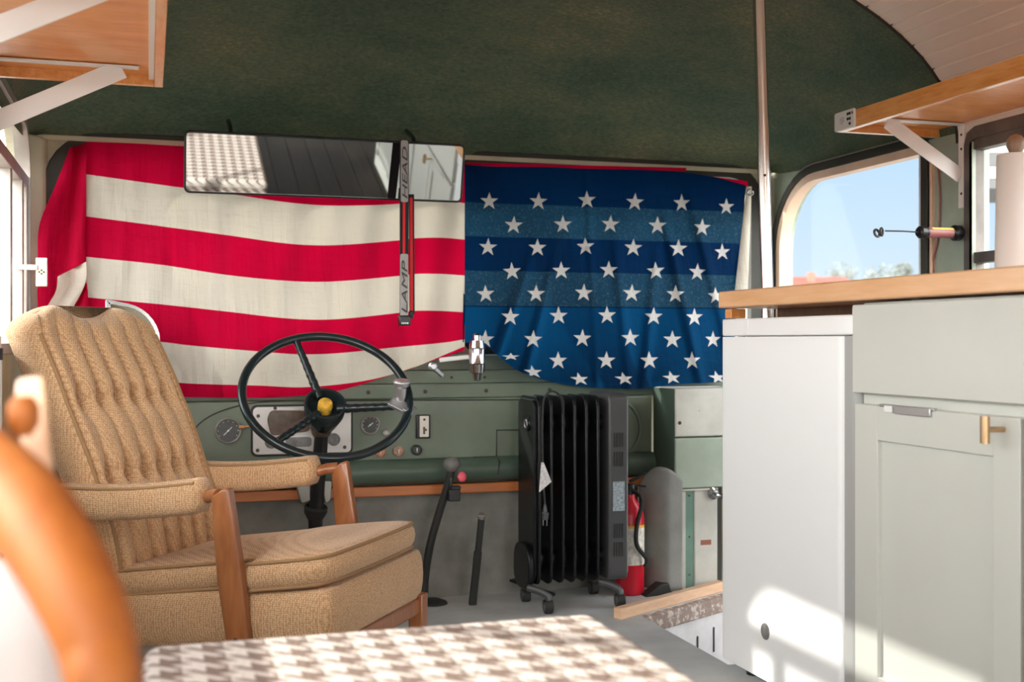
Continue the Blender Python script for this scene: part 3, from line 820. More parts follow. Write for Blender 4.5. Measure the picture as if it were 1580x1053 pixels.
mb = MB(); mb.tube([onY(369,660,YD-.006), onY(376,659,YD-.008)], .006, 10); mb.tube(smoothpath([onY(374,659.5,YD-.008), onY(385,658,YD-.012), onY(396,656,YD-.004)]), .0025, 8); mb.build('cable', 'rustknob', g1)
gauge('dash_gauge', 'smaller dark round gauge between the instrument plate and the switch block', 571, 656, .027, (-.5,-.4))
p = Vector(onY(596, 668, YD)); mb = MB(); mb.org = tuple(p); mb.torus((p.x, YD-.003, p.z), (0,-1,0), .0095, .003, 20, 8); mb.lathe((p.x, YD-.0005, p.z), (0,-1,0), [(0,.008),(.002,.007)], 16)
tag(mb.build('dash_indicator', 'dialring'), 'tiny ring-shaped indicator socket between the smaller gauge and switch block', 'indicator light')
for (px, py, mt, lb) in ((585,697,'rustknob','rusty orange pull knob, leftmost of the three dashboard knobs'), (613,696,'tanknob','tan pull knob in the middle of the three dashboard knobs'), (641,694,'blackknob','black pull knob, rightmost of the three dashboard knobs')):
    p = Vector(onY(px, py, YD)); t = thing('pull_knob', lb, 'knob', tuple(p), 'dashboard pull knobs')
    mb = MB(); mb.lathe((p.x, YD, p.z), (0,-1,0), [(0,.010),(.012,.010),(.013,.016),(.020,.016),(.023,.012)], 20); mb.build('knob_head', mt, t)
    mb = MB(); mb.box((p.x-.0015, YD-.0245, p.z-.006), (p.x+.0015, YD-.022, p.z+.006)); mb.build('knob_mark', 'tag', t)
p0 = onY(641, 677, YD); p1 = onY(663, 640, YD); sw = thing('switch_panel', 'small black switch block with cream face on the green dashboard', 'switch', ((p0[0]+p1[0])/2, YD, p0[2]))
mb = MB(); mb.box((p0[0], YD-.012, p0[2]), (p1[0], YD, p1[2])); mb.build('housing', 'black', sw, bevel=.003)
mb = MB(); mb.box((p0[0]+.010, YD-.016, p0[2]+.005), (p1[0]-.006, YD-.012, p1[2]-.003)); fp = mb.build('face_plate', 'cream_plastic', sw, bevel=.002)
mb = MB(); xm = (p0[0]+p1[0])/2+.002; mb.lathe((xm, YD-.016, p1[2]-.014), (0,-1,0), [(0,.004),(.003,.003)], 10); mb.box((xm-.004, YD-.018, p0[2]+.014), (xm+.002, YD-.016, p0[2]+.036)); mb.box((xm-.001, YD-.020, p0[2]+.024), (xm+.007, YD-.016, p0[2]+.030)); mb.build('toggle', 'brown', fp)
# chrome cylinder on a bracket at the windscreen centre
YCY = 3.455
cc = Vector(onY(736, 552, YCY)); ch = thing('chrome_turn_lamp', 'upright chrome capsule-shaped lamp on a pale bracket between flag stripes and canton', 'lamp', tuple(cc))
k = .00194
mb = MB(); mb.lathe((cc.x, YCY, cc.z-.072), (0,0,1), [(0,.008),(.004,.012),(.024,.014),(.025,.023),(.052,.025),(.053,.0245),(.100,.0255),(.101,.0245),(.124,.021),(.125,.013),(.140,.013),(.146,.008)], 28); cb = mb.build('capsule', 'chrome', ch, smooth=30)
mb = MB()
for zz in (.0245, .0525, .1005): mb.torus((cc.x, YCY, cc.z-.072+zz), (0,0,1), .0245 if zz > .03 else .0165, .0014, 28, 6)
split_build(mb, 'dark_band', 'black', cb)
mb = MB(); a = onY(678, 556, YCY+.05); b2 = onY(724, 551, YCY+.03); mb.beam(a, b2, .018, .014); mb.beam(b2, (cc.x, YCY, cc.z+.0), .012, .010)
mb.build('bracket', 'white_plastic', ch, bevel=.003)
mb = MB(); a = onY(669, 566, YCY+.05); mb.lathe((a[0], a[1]+.02, a[2]), (0,-1,0), [(0,.012),(.02,.012),(.024,.008)], 16); mb.beam((a[0],a[1]+.02,a[2]), (a[0]+.04,a[1]+.05,a[2]-.03), .01, .01); mb.build('bracket_screw', 'castalu', ch)
# ================================================================== steering wheel
SC = Vector((.474, 3.257, .641)); E = math.radians(45.5)
sn = Vector((0,-math.cos(E),math.sin(E))); su = Vector((1,0,0)); sv = Vector((0,math.sin(E),math.cos(E)))
sw_ = thing('steering_wheel', 'large thin black three-spoke bus steering wheel with yellow centre button', 'steering wheel', tuple(SC))
def sp3(u, v, d=0): return SC+su*u+sv*v+sn*d
RW = .231
mb = MB(); mb.torus(SC, sn, RW, .0125, 96, 16)
rim = mb.build('rim', 'bakelite', sw_)
for ang in (107, -12, 228):
    a = math.radians(ang); d = Vector((math.cos(a), math.sin(a)))
    mb = MB(); path = []; rad = []
    for i in range(41):
        t = i/40; r = .035+(RW-.035)*t
        path.append(sp3(d.x*r, d.y*r, -.052*(1-t)**1.0-.0)); rad.append((.0125-.003*t)*(1+.10*(1 if (i % 5) < 2 and 4 < i < 34 else 0)))
    mb.tube(path, rad, 12); mb.build('spoke', 'bakelite', sw_, smooth=30)
mb = MB(); base = sp3(0,0,-.125)
mb.lathe(base, sn, [(0,.032),(.01,.042),(.05,.056),(.085,.060),(.090,.057),(.088,.051),(.062,.044),(.058,.020),(.057,.0)], 40)
hub = mb.build('hub', 'bakelite', sw_, smooth=40)
mb = MB(); mb.lathe(sp3(0,0,-.066), sn, [(0,.020),(.018,.021),(.030,.020),(.033,.018),(.036,.005)], 28); mb.build('horn_button', 'gold', hub, smooth=30)
mb = MB(); p = sp3(.215, -.052, 0)
mb.beam(sp3(.175,-.03,.002), sp3(.235,-.075,.002), .035, .010, sn); mb.lathe(sp3(.205,-.03,.0), Vector((0,-.2,1)), [(0,.012),(.012,.014),(.040,.016),(.044,.022),(.056,.024),(.062,.020),(.064,.006)], 24)
mb.lathe(sp3(.212,-.07,-.005), sn, [(0,.008),(.018,.008)], 12); mb.build('spinner_knob', 'castalu', sw_, smooth=30, bevel=.001)
# column with bracket
colm = thing('steering_column', 'black steering column running down behind the armchair seat', 'steering column', (.46, 3.44, 0))
cb0 = sp3(0,0,-.13); cb1 = Vector(onY(487, 790, 3.43)); cb2 = cb1+(cb1-cb0).normalized()*.30; cb2 = Vector((cb1.x, 3.45, .005))
mb = MB(); mb.tube([cb0, cb1, cb2], [.020,.022,.018], 16); mb.build('column_tube', 'black', colm)
mb = MB(); mb.lathe(cb1+Vector((0,0,.0)), cb0-cb1, [(-.02,.024),(0,.034),(.014,.034),(.018,.024)], 20); mb.build('collar', 'rubber', colm)
mb = MB()
for (px, w) in ((468, .026), (503, .016)):
    c = onY(px, 757, YD-.045); mb.prism(round_poly([(c[0]-w,c[2]+.03),(c[0]+w,c[2]+.03),(c[0]+w*.8,c[2]-.03),(c[0]-w*.3,c[2]-.038)], .01), lambda a,b,d: (a, YD-.06+d, b), 0, .022)
mb.build('column_clamp', 'dialring', colm, bevel=.003)
mb = MB(); mb.lathe(sp3(0,0,-.16)+Vector((0,0,0)), sn, [(0,.028),(.03,.034)], 20); mb.build('column_neck', 'brown', colm)
# ================================================================== levers
gl_ = thing('gear_lever', 'tall black gear lever with grey knob and small pink button', 'lever', onZ(655, 918, 0))
pts = [onY(*p, y) for p, y in (((655,916),3.42),((656,890),3.42),((664,840),3.40),((678,790),3.38),((690,752),3.36),((697,722),3.35))]
mb = MB(); mb.tube(smoothpath(pts, 5), [.012]*26, 10); mb.build('lever_rod', 'rubber', gl_)
p = Vector(pts[-1]); mb = MB(); mb.lathe(p-Vector((0,0,.012)), (0,0,1), [(0,.012),(.008,.020),(.020,.0265),(.032,.024),(.040,.014),(.043,.003)], 24); mb.build('knob', 'grey_knob', gl_, smooth=60)
c = Vector(onY(700, 762, 3.345)); mb = MB(); mb.box((c.x-.018, c.y-.012, c.z-.022), (c.x+.018, c.y+.015, c.z+.014)); mb.beam((c.x-.012,c.y,c.z+.01),(c.x-.006,c.y,c.z+.05),.01,.01); mb.box((c.x-.012, c.y-.018, c.z+.012), (c.x+.018, c.y+.01, c.z+.024)); mb.build('shift_box', 'black', gl_, bevel=.003)
c = Vector(onY(713, 735, 3.335)); mb = MB(); mb.lathe(c+Vector((-.004,.01,-.004)), (.3,-1,.2), [(0,.008),(.006,.0145),(.014,.0145),(.019,.008)], 18); mb.build('pink_button', 'pink', gl_, smooth=50)
mb = MB(); c = onZ(655, 920, 0); mb.lathe((c[0], 3.42, 0), (0,0,1), [(0,.045),(.006,.042),(.014,.022)], 20); mb.build('floor_boot', 'rubber', gl_)
hb = thing('parking_brake_lever', 'shorter black brake lever with worn metal tip beside the radiator', 'lever', onZ(729, 934, 0))
a = Vector(onZ(729, 934, 0)); b2 = Vector(onY(743, 800, a.y-.06)); m_ = a.lerp(b2, .62)
mb = MB(); mb.beam(a, m_, .022, .014, (0,1,0)); mb.beam(a.lerp(b2,.55), b2, .016, .018, (0,1,0)); mb.build('lever_bar', 'rubber', hb, bevel=.002)
mb = MB(); mb.lathe(b2-Vector((0,0,.002)), b2-a, [(0,.010),(.008,.012),(.014,.011),(.018,.005)], 16); mb.torus(b2+Vector((0,0,.006)), (0,0,1), .012, .003, 16, 6); mb.build('lever_tip', 'dialring', hb)
# ================================================================== oil radiator
rad = thing('oil_radiator', 'black finned oil-filled electric radiator on casters', 'radiator', (1.2, 3.30, 0))
FX = [1.087+.0365*i for i in range(6)]
for i, x in enumerate(FX):
    mb = MB(); lp = rrect(3.222, 3.392, .075, .628, .028, 6)
    mb.prism(lp, lambda a,b,d: (d, a, b), x-.0045, x+.0045)
    if i == 0: lp2 = rrect(3.232, 3.382, .085, .618, .024, 6); mb.prism(lp2, lambda a,b,d: (d, a, b), x-.014, x-.0045)
    # rolled front edge flange
    mb.tube([(x, 3.222, .10), (x, 3.222, .60)], .0052, 8)
    mb.build('fin', 'fin', rad, bevel=.0015)
mb = MB()
for z in (.545, .145):
    mb.cyl((FX[0]-.014, 3.285, z), (1.31, 3.285, z), .024, 20); mb.lathe((FX[0]-.014, 3.285, z), (-1,0,0), [(0,.02),(.004,.018),(.006,.009)], 16)
for i, x in enumerate(FX[:-1]): 
    for z in (.545, .145): mb.lathe((x+.018, 3.285, z), (1,0,0), [(-.012,.030),(-.004,.034),(.004,.034),(.012,.030)], 20)
split_build(mb, 'oil_tube', 'fin', rad)
for z in (.545, .145):
    mb = MB(); mb.torus((FX[0]-.021, 3.285, z), (-1,0,0), .012, .002, 20, 6); mb.build('end_stud', 'castalu', rad)
mb = MB(); mb.prism(rrect(3.215, 3.395, .078, .634, .022, 5), lambda a,b,d: (d, a, b), 1.302, 1.364)
cbx = mb.build('control_housing', 'ctrl', rad, bevel=.006, seg=3)
mb = MB()
for (z0, n_) in ((.475, 4), (.418, 4), (.205, 4), (.150, 4)):
    for q in range(n_): mb.box((1.318+q*.0085, 3.2125, z0), (1.3215+q*.0085, 3.217, z0+.042))
split_build(mb, 'vent_slot', 'rubber', cbx)
mb = MB(); mb.box((1.315, 3.2135, .285), (1.352, 3.216, .372)); mb.build('spec_label', 'label_grey', cbx)
mb = MB()
for z in (.60, .50, .455): mb.lathe((1.364, 3.26, z), (1,0,0), [(0,.006),(.008,.006)], 10)
mb.tube([(1.3625, 3.2185, .10), (1.3625, 3.2185, .615)], .0018, 6)
mb.build('edge_strip', 'castalu', cbx)
def caster(x, y, sx):
    mb = MB(); mb.cyl((x-.012, y, .021), (x+.012, y, .021), .021, 22); w = mb.build('wheel', 'rubber', rad, bevel=.003)
    mb = MB(); mb.lathe((x-.012, y, .021), (-1,0,0), [(0,.014),(.002,.013)], 16); mb.build('wheel_cap', 'ctrl', w)
    mb = MB(); mb.tube(smoothpath([(x, y, .035), (x, y+.002, .050), (x-sx*.02, y+.02, .062), (x-sx*.05, y+.04, .070)], 5), .011, 10); mb.build('caster_arm', 'ctrl', rad)
caster(1.105, 3.195, 1); caster(1.335, 3.21, 1); caster(1.09, 3.36, -1); caster(1.325, 3.40, 1)
mb = MB(); mb.prism(rrect(3.225, 3.375, .055, .19, .055, 8), lambda a,b,d: (d, a, b), 1.055, 1.074); mb.build('foot_plate', 'fin', rad, bevel=.004)
mb = MB(); mb.beam((1.06, 3.40, .060), (1.12, 3.20, .052), .02, .008); mb.build('axle_bar', 'fin', rad)
# cord hanging over the fins
cord = thing('power_cord', 'thin black power cord with two-pin plug hanging over the radiator front', 'cord', (1.12, 3.2, .6))
mb = MB(); cp = [onY(*p, 3.19) for p in ((871,640),(869,620),(860,607),(848,605),(839,618),(837,650),(837,700),(838,740),(841,780))]
cp[0] = (cp[0][0], 3.208, cp[0][2])
mb.tube(smoothpath(cp, 6), .0028, 8); mb.build('cable', 'rubber', cord)
mb = MB(); pa = Vector(onY(841, 786, 3.19)); mb.lathe(pa+Vector((0,0,.012)), (0,0,-1), [(0,.004),(.02,.007),(.024,.011),(.042,.009),(.044,.003)], 12)
plg = mb.build('plug', 'ctrl', cord)
mb = MB()
for dx in (-.006, .005): mb.box((pa.x+dx-.001, pa.y-.003, pa.z-.048), (pa.x+dx+.001, pa.y+.003, pa.z-.030))
split_build(mb, 'prong', 'chrome', plg)
mb = MB(); tp = [onY(*p, 3.183) for p in ((835,714),(839,714),(851,744),(832,760))]
mb.add([tp[0],tp[1],tp[2],tp[3]]+[(q[0],q[1]+.001,q[2]) for q in tp], [(0,1,2,3),(7,6,5,4),(0,4,5,1),(1,5,6,2),(2,6,7,3),(3,7,4,0)]); mb.build('paper_tag', 'tag', cord, smooth=0)
# ================================================================== fire extinguisher
ex = thing('fire_extinguisher', 'red fire extinguisher with pale label standing behind the radiator', 'fire extinguisher', (1.437, 3.375, 0))
ec = Vector((1.437, 3.375, 0))
mb = MB(); mb.lathe(ec+Vector((0,0,.001)), (0,0,1), [(0,.040),(.006,.045),(.24,.045),(.27,.038),(.29,.022),(.30,.016),(.31,.016)], 32); eb = mb.build('cylinder', 'ext_red', ex, smooth=40)
mb = MB(); mb.lathe(ec+Vector((0,0,.095)), (0,0,1), [(0,.0455),(.115,.0455)], 32, False); mb.build('label_band', 'ext_label', eb)
mb = MB(); mb.lathe(ec+Vector((0,0,.21)), (0,0,1), [(0,.0456),(.008,.0456)], 32, False); mb.build('yellow_band', 'ext_yellow', eb)
mb = MB(); mb.lathe(ec+Vector((0,0,.311)), (0,0,1), [(0,.018),(.03,.018),(.032,.012)], 16); mb.beam(ec+Vector((0,0,.35)), ec+Vector((.05,-.01,.375)), .018, .008); mb.beam(ec+Vector((0,0,.34)), ec+Vector((.05,-.01,.335)), .016, .006); mb.build('valve_handle', 'black', ex, bevel=.002)
mb = MB(); mb.tube(smoothpath([ec+Vector((.0,-.012,.325)), ec+Vector((.02,-.05,.30)), ec+Vector((-.0,-.056,.22)), ec+Vector((.0,-.056,.16)), ec+Vector((.035,-.05,.115)), ec+Vector((.03,-.05,.09))], 6), .007, 8); mb.build('hose', 'rubber', ex)
# ================================================================== grey cover, heater box, pillar
hum = MB(); hum.org = (1.50, 3.42, 0)
YBX = 3.345
def humpf(u, v):
    a = u*PI/2; x = 1.495+.115*(1-math.cos(a))+0; 
    x = 1.492+.106*u; y = 3.428-.092*math.sin(min(1,u*1.6)*PI/2); z = .01+(.385-(.045*((u-.35)/.65)**2 if u > .35 else .07*((.35-u)/.35)**2))*v
    return (x, y, z)
hum.grid(20, 30, humpf)
tag(hum.build('engine_cover', 'hump', smooth=60, solid=.006, fixn=False), 'curved grey rubber-skinned cover between extinguisher and heater box', 'cover')
hbx = thing('heater_box', 'pale green painted metal heater box in the front corner by the door', 'heater box', (1.8, 3.4, .325))
bl = onY(1042, 597, YBX)[0]
mb = MB(); mb.prism([(bl,YBX),(1.745,YBX),(1.80,YBX+.03),(1.80,YF-.27),(bl,YF-.27)], lambda a,b,d: (a,b,d), .488, .640); mb.build('upper_case', 'oldwhite', hbx, bevel=.004)
mb = MB(); mb.prism([(bl,YBX),(1.745,YBX),(1.80,YBX+.03),(1.80,YF-.27),(bl,YF-.27)], lambda a,b,d: (a,b,d), .325, .484); mb.build('lower_case', 'sage_old', hbx, bevel=.004)
mb = MB(); mb.box((bl-.003, YBX+.004, .326), (bl, YF-.275, .639)); mb.build('side_panel', 'dash_dark', hbx)
mb = MB(); c = onY(1049, 653, YBX); mb.lathe((c[0], YBX, c[2]), (0,-1,0), [(0,.006),(.004,.004)], 10); mb.build('case_screw', 'screw', hbx)
pil = thing('door_pillar_panel', 'worn cream metal panel with a teal strip under the heater box', 'panel', (1.68, YBX, 0))
xa = onY(1052, 800, YBX+.01)[0]; xb = onY(1057, 800, YBX+.01)[0]; xc_ = onY(1071, 800, YBX+.01)[0]; xd = onY(1107, 800, YBX+.01)[0]
mb = MB(); mb.box((xc_, YBX+.008, 0), (xd, YBX+.06, .318)); mb.box((xa-.004, YBX+.002, .315), (xd, YBX+.06, .323)); mb.build('cream_sheet', 'oldwhite', pil, bevel=.004)
mb = MB(); mb.box((xb, YBX+.012, 0), (xc_, YBX+.05, .314)); ts = mb.build('teal_strip', 'tealpaint', pil)
mb = MB(); mb.box((xa, YBX+.006, 0), (xb, YBX+.05, .314)); mb.build('edge_strip', 'oldwhite', pil)
mb = MB()
for z in (.30, .17, .05): mb.lathe(((xb+xc_)/2, YBX+.012, z), (0,-1,0), [(0,.003),(.002,.003)], 8)
split_build(mb, 'screw', 'screw', ts)
mb = MB(); c = onY(1090, 838, YBX); mb.box((c[0]-.016, YBX+.0065, c[2]-.008), (c[0]+.020, YBX+.008, c[2]+.008)); mb.build('red_mark', 'stucco', pil)
mb = MB(); mb.box((xd+.002, YBX+.02, -.04), (xd+.022, YBX+.06, .52)); struct(mb.build('trim_10', 'gasket', bevel=.002))
gh = thing('door_grab_handle', 'small chrome grab handle with round base beside the fridge', 'handle', onY(1101, 762, YBX))
c = Vector(onY(1101, 762, YBX)); mb = MB(); mb.lathe(c+Vector((0,.008,0)), (.25,-1,0), [(0,.020),(.006,.020),(.012,.012),(.018,.011)], 20); mb.build('base_flange', 'chrome', gh)
mb = MB(); mb.tube(smoothpath([c+Vector((0,-.006,0)), c+Vector((.012,-.022,-.004)), c+Vector((.05,-.03,-.006)), c+Vector((.20,-.03,-.01))], 5), .008, 10); mb.build('bar', 'chrome', gh)
mb = MB(); mb.org = (1.42, 3.22, 0); w0 = onZ(1034, 926, 0)
mb.prism([(0,0),(.10,0),(.09,.035),(.06,.035)], lambda a,b,d: (w0[0]-.06+a, w0[1]+.05+d+a*.2, b), 0, .05)
tag(mb.build('rubber_wedge', 'rubber', bevel=.004), 'black rubber wedge on the floor at the foot of the grey cover', 'door wedge')
# small mirror behind the chair back
sm = thing('side_mirror', 'small grey mirror in a chrome round-cornered frame behind the armchair back', 'mirror', onY(205, 520, 3.45))
p0 = onY(163, 540, 3.45); p1 = onY(247, 469, 3.45)
fs = lambda a,b,d: (a, 3.45-d-.0*b, b-(a-p0[0])*.20)
lp = rrect(p0[0], p1[0], p0[2], p1[2]+.012, [.02,.02,.085,.008], 7)
mb = MB(); band(mb, fs, lp, -.012, .0, 0, .014); mb.build('frame', 'chrome', sm, bevel=.003)
mb = MB(); mb.prism(offset_loop(lp, -.004), fs, .002, .008); mb.build('glass', 'mirror', sm, smooth=0)
mb = MB(); mb.beam(((p0[0]+p1[0])/2, 3.452, p0[2]+.0), ((p0[0]+p1[0])/2, 3.467, p0[2]-.10), .02, .012); mb.build('stem', 'black', sm)
# latch on left wall
lt = thing('window_catch', 'small cream metal catch plate on the pillar beside the folded flag edge', 'catch', (XL+.04, 3.4, .97))
mb = MB(); a = onY(55, 442, 3.44); b2 = onY(73, 398, 3.44); mb.box((a[0], 3.44, a[2]), (b2[0], 3.452, b2[2])); cpx = mb.build('plate', 'cream_plastic', lt, bevel=.002)
mb = MB(); c = onY(64, 420, 3.44)
for dx, dz in ((0,.005),(0,-.005),(.006,0),(-.006,0)): mb.lathe((c[0]+dx, 3.44, c[2]+dz), (0,-1,0), [(0,.0025),(.002,.002)], 8)
split_build(mb, 'screw', 'screw', cpx)
mb = MB(); mb.box((XL-.004, 3.435, .985), (a[0]+.004, 3.45, .999)); mb.build('arm', 'cream_plastic', lt)
# ================================================================== stanchion pole
pt = Vector(onY(1171, 0, 2.80)); pb = Vector(onY(1184, 446, 2.80)); dd = (pt-pb)
top = pb+dd*((zc(1.56)-.006-pb.z)/dd.z); bot = Vector((pb.x, 2.80, -.62))
mb = MB(); mb.org = tuple(bot)
pole = thing('grab_pole', 'tall polished steel grab pole from the ceiling down behind the fridge', 'pole', tuple(bot))
mb = MB(); mb.tube([bot, pb, top], .0165, 20); mb.build('pole_tube', 'copper_steel', pole)
mb = MB(); mb.lathe(top-Vector((0,0,.012)), (0,0,1), [(0,.02),(.01,.034)], 20); mb.lathe(bot, (0,0,1), [(0,.034),(.01,.02)], 20); split_build(mb, 'flange', 'copper_steel', pole)
mb = MB(); c = onY(1180, 270, 2.78); mb.lathe((c[0]+.003, 2.786, c[2]), (0,-1,0), [(0,.004),(.004,.003)], 8); mb.build('set_screw', 'screw', pole)
# ================================================================== shelves with brackets
def shelf(name, label, x_wall, x_front, y0, y1, z, sgn):
    """board z..; fascia hangs at front edge and end"""
    t = thing(name, label, 'shelf', ((x_wall+x_front)/2, (y0+y1)/2, z))
    mb = MB(); mb.box((x_wall, y0, z+.022), (x_front, y1, z+.036)); mb.build('board', 'orange_wood', t)
    mb = MB(); mb.box((x_front-.0, y0, z), (x_front+sgn*.020, y1, z+.048)); mb.build('front_lip', 'orange_edge', t, bevel=.0015)
    mb = MB(); mb.box((x_wall, y1-.018, z), (x_front, y1, z+.048)); mb.build('end_lip', 'orange_edge', t, bevel=.0015)
    return t
shR = shelf('wall_shelf', 'varnished orange plywood shelf above the countertop with a remote at its end', XR, 1.872, -.6, 2.865, 1.378, -1)
shL = shelf('wall_shelf', 'varnished orange plywood shelf high on the wall above the armchair', XL, .012, -.6, 2.805, 1.374, 1)
mb = MB(); mb.box((.000, -.6, 1.385), (.0115, 2.78, 1.396)); mb.build('light_strip', 'white_plastic', shL)
def bracket(label, xw, xo, y, z, drop):
    t = thing('shelf_bracket', label, 'bracket', (xw, y, z), 'white shelf brackets')
    s_ = 1 if xo > xw else -1
    mb = MB(); mb.box((xw+s_*.002, y-.012, z-.004), (xo, y+.012, z)); mb.build('top_arm', 'white_metal', t, bevel=.001)
    mb = MB(); mb.box((xw+s_*.002, y-.013, z-drop), (xw+s_*.007, y+.013, z-.004)); va = mb.build('wall_arm', 'white_metal', t, bevel=.001)
    mb = MB(); mb.beam((xo-s_*.035, y, z-.009), (xw+s_*.012, y, z-drop+.085), .004, .024, (0,1,0))
    p0 = Vector((xo-s_*.035, y, z-.006)); p1 = Vector((xw+s_*.010, y, z-drop*.62)); 
    mb = MB(); mb.beam(p0, p1, .030, .005, (0,1,0)) if False else mb.beam(p0, p1, .042, .004, (0,1,0))
    mb.build('brace', 'white_metal', t, bevel=.001)
    mb = MB()
    for dz in (.03, .07, drop-.04): mb.lathe((xw+s_*.007, y, z-dz), (s_,0,0), [(0,.004),(.002,.003)], 8)
    split_build(mb, 'screw', 'screw', va)
    return t
bracket('white metal shelf bracket under the shelf above the countertop', XR, 1.895, 2.745, 1.398, .235)
bracket('white metal shelf bracket above the armchair, by the free end of the shelf', XL, -.02, 2.70, 1.394, .235)
bracket('white metal shelf bracket above the armchair, second from the free end of the shelf', XL, -.02, 2.06, 1.394, .235)
# remote stuck on right shelf lip
rm = thing('remote_control', 'small white remote control with black buttons stuck to the shelf end', 'remote control', (1.85, 2.82, 1.38))
mb = MB(); mb.prism(rrect(2.772, 2.868, 1.378, 1.430, .006, 4), lambda a,b,d: (1.8515-d, a, b), 0, .007); mb.build('case', 'white_plastic', rm, bevel=.0015)
mb = MB()
for (dy, dz) in ((.012,.040),(.012,.026),(.012,.012),(.022,.040),(.022,.026)): mb.lathe((1.8445, 2.772+dy+.008, 1.378+dz), (-1,0,0), [(0,.0045),(.0015,.004)], 12)
split_build(mb, 'button', 'black', rm)
mb = MB(); mb.lathe((1.8445, 2.830, 1.404), (-1,0,0), [(0,.011),(.001,.0105)], 20); mb.build('dial_pad', 'tag', rm)
mb = MB(); mb.lathe((1.8445, 2.786+.0-.006, 1.418), (-1,0,0), [(0,.004),(.0015,.0035)], 12); mb.build('power_button', 'redlabel', rm)
# ================================================================== fridge
fr = thing('mini_fridge', 'white under-counter mini fridge with round grey badge', 'fridge', (1.6, 2.25, 0))
FX0 = 1.315
mb = MB(); mb.prism(round_poly([(FX0,2.53),(FX0+.055,2.53),(FX0+.055,2.016),(FX0,2.016)], [.012,.004,.004,.02], 8), lambda a,b,d: (a,b,d), .03, .800)
dr = mb.build('door', 'fridge', fr, bevel=.0015, smooth=40)
mb = MB(); mb.prism(round_poly([(FX0+.006,2.018),(FX0+.055,2.018),(FX0+.055,1.976),(FX0+.006,1.976)], [.001,.004,.004,.03], 8), lambda a,b,d: (a,b,d), .03, .800); mb.build('edge_shade', 'fridge_shade', dr, smooth=40)  # grey strip standing in for shade on the rounded door edge
mb = MB(); mb.prism(round_poly([(FX0,2.53),(FX0+.055,2.53),(FX0+.055,1.975),(FX0,1.975)], [.012,.004,.004,.05], 8), lambda a,b,d: (a,b,d), .802, .842); dc = mb.build('door_cap', 'fridge', dr, bevel=.003, smooth=40)
mb = MB(); mb.box((FX0+.06, 1.98, .03), (1.84, 2.525, .835)); mb.build('cabinet_body', 'fridge', fr, bevel=.004)
mb = MB(); c = onX(1181, 975, FX0); mb.lathe((FX0, c[1], c[2]), (-1,0,0), [(0,.0185),(.0015,.018),(.002,.016)], 32); mb.build('round_badge', 'greydial', dr)
mb = MB(); mb.lathe((FX0+.035, 2.01, .842), (0,0,1), [(0,.014),(.014,.014)], 16); mb.box((FX0+.03, 1.995, .846), (FX0+.12, 2.025, .852)); mb.build('hinge', 'white_plastic', fr)
mb = MB(); c = onX(1150, 503, FX0); mb.box((FX0-.001, c[1]-.012, .806), (FX0+.002, c[1]+.012, .838)); mb.build('cap_highlight', 'fridge', dc, bevel=.0005)  # raised patch added where the cap catches a highlight
for (x, y) in ((1.37,2.47),(1.37,2.04),(1.78,2.47),(1.78,2.04)):
    mb = MB(); mb.lathe((x,y,0), (0,0,1), [(0,.018),(.02,.018),(.03,.012)], 14); mb.build('foot', 'black', fr)
# ================================================================== countertop, cabinets
ct = thing('countertop', 'maple wood countertop above the fridge and grey cabinets', 'countertop', (1.7, 1.2, .868))
mb = MB(); mb.box((1.298, -.6, .868), (XR-.012, 2.512, .908)); mb.build('slab', 'counter', ct, bevel=.003)
mb = MB(); mb.box((1.345, 2.536, .845), (1.385, 2.568, .868)); mb.build('support_leg', 'orange_edge', ct, bevel=.002)
mb = MB(); mb.box((1.45, 2.00, .838), (1.465, 2.50, .868)); mb.box((1.90, 1.99, .0), (1.915, 2.56, .868)); split_build(mb, 'support_board', 'brownboard', ct)
def cabinet(y1, y0, label, detail):
    t = thing('base_cabinet', label, 'cabinet', (1.6, (y0+y1)/2, 0), 'sage grey base cabinets')
    XF = 1.312
    mb = MB(); mb.box((XF+.022, y0+.001, .08), (1.90, y1-.001, .864)); mb.box((XF+.06, y0+.001, 0), (1.88, y1-.001, .08)); mb.build('carcass', 'sage', t)
    d = MB(); ya, yb = y0+.003, y1-.003
    z0, z1 = .09, .668 ; sty, rl = .058, .066
    for (a, b, c_, e) in ((ya, ya+sty+.004, z0, z1), (yb-sty-.016, yb, z0, z1)): d.box((XF, a, c_), (XF+.02, b, e))
    d.box((XF+.0004, ya+sty+.004, z1-rl), (XF+.02, yb-sty-.016, z1)); d.box((XF+.0004, ya+sty, z0), (XF+.02, yb-sty, z0+rl))
    d.box((XF+.009, ya+sty-.002, z0+.01), (XF+.018, yb-sty-.01, z1-rl+.002))
    dr = d.build('door', 'sage', t, bevel=.0012)
    # T handle on the near side
    hy = y0+.040; hz = .648
    h = MB(); h.cyl((XF, hy, hz), (XF-.034, hy, hz), .0048, 14); h.tube([(XF-.036, hy, hz+.022), (XF-.036, hy, hz-.022)], .0075, 16); h.build('t_handle', 'brass', dr)
    if detail:
        q = MB(); q.box((XF-.004, 1.725, z1-.001), (XF+.004, 1.885, z1+.004)); q.box((XF-.005, 1.735, z1-.012), (XF-.001, 1.838, z1+.003)); q.build('door_catch', 'castalu', dr, bevel=.001)
        q = MB(); q.box((XF-.0052, 1.845, z1-.010), (XF-.001, 1.868, z1+.002)); q.build('catch_tab', 'white_plastic', dr, bevel=.001)
    return t
cabinet(1.972, 1.515, 'sage grey shaker cabinet next to the fridge with metal door catch', True)
cabinet(1.512, 1.055, 'sage grey shaker cabinet, the second one from the fridge', False)
cabinet(1.052, .595, 'sage grey shaker cabinet, the third one from the fridge', False)
cabinet(.592, .135, 'sage grey shaker cabinet, the farthest from the fridge', False)
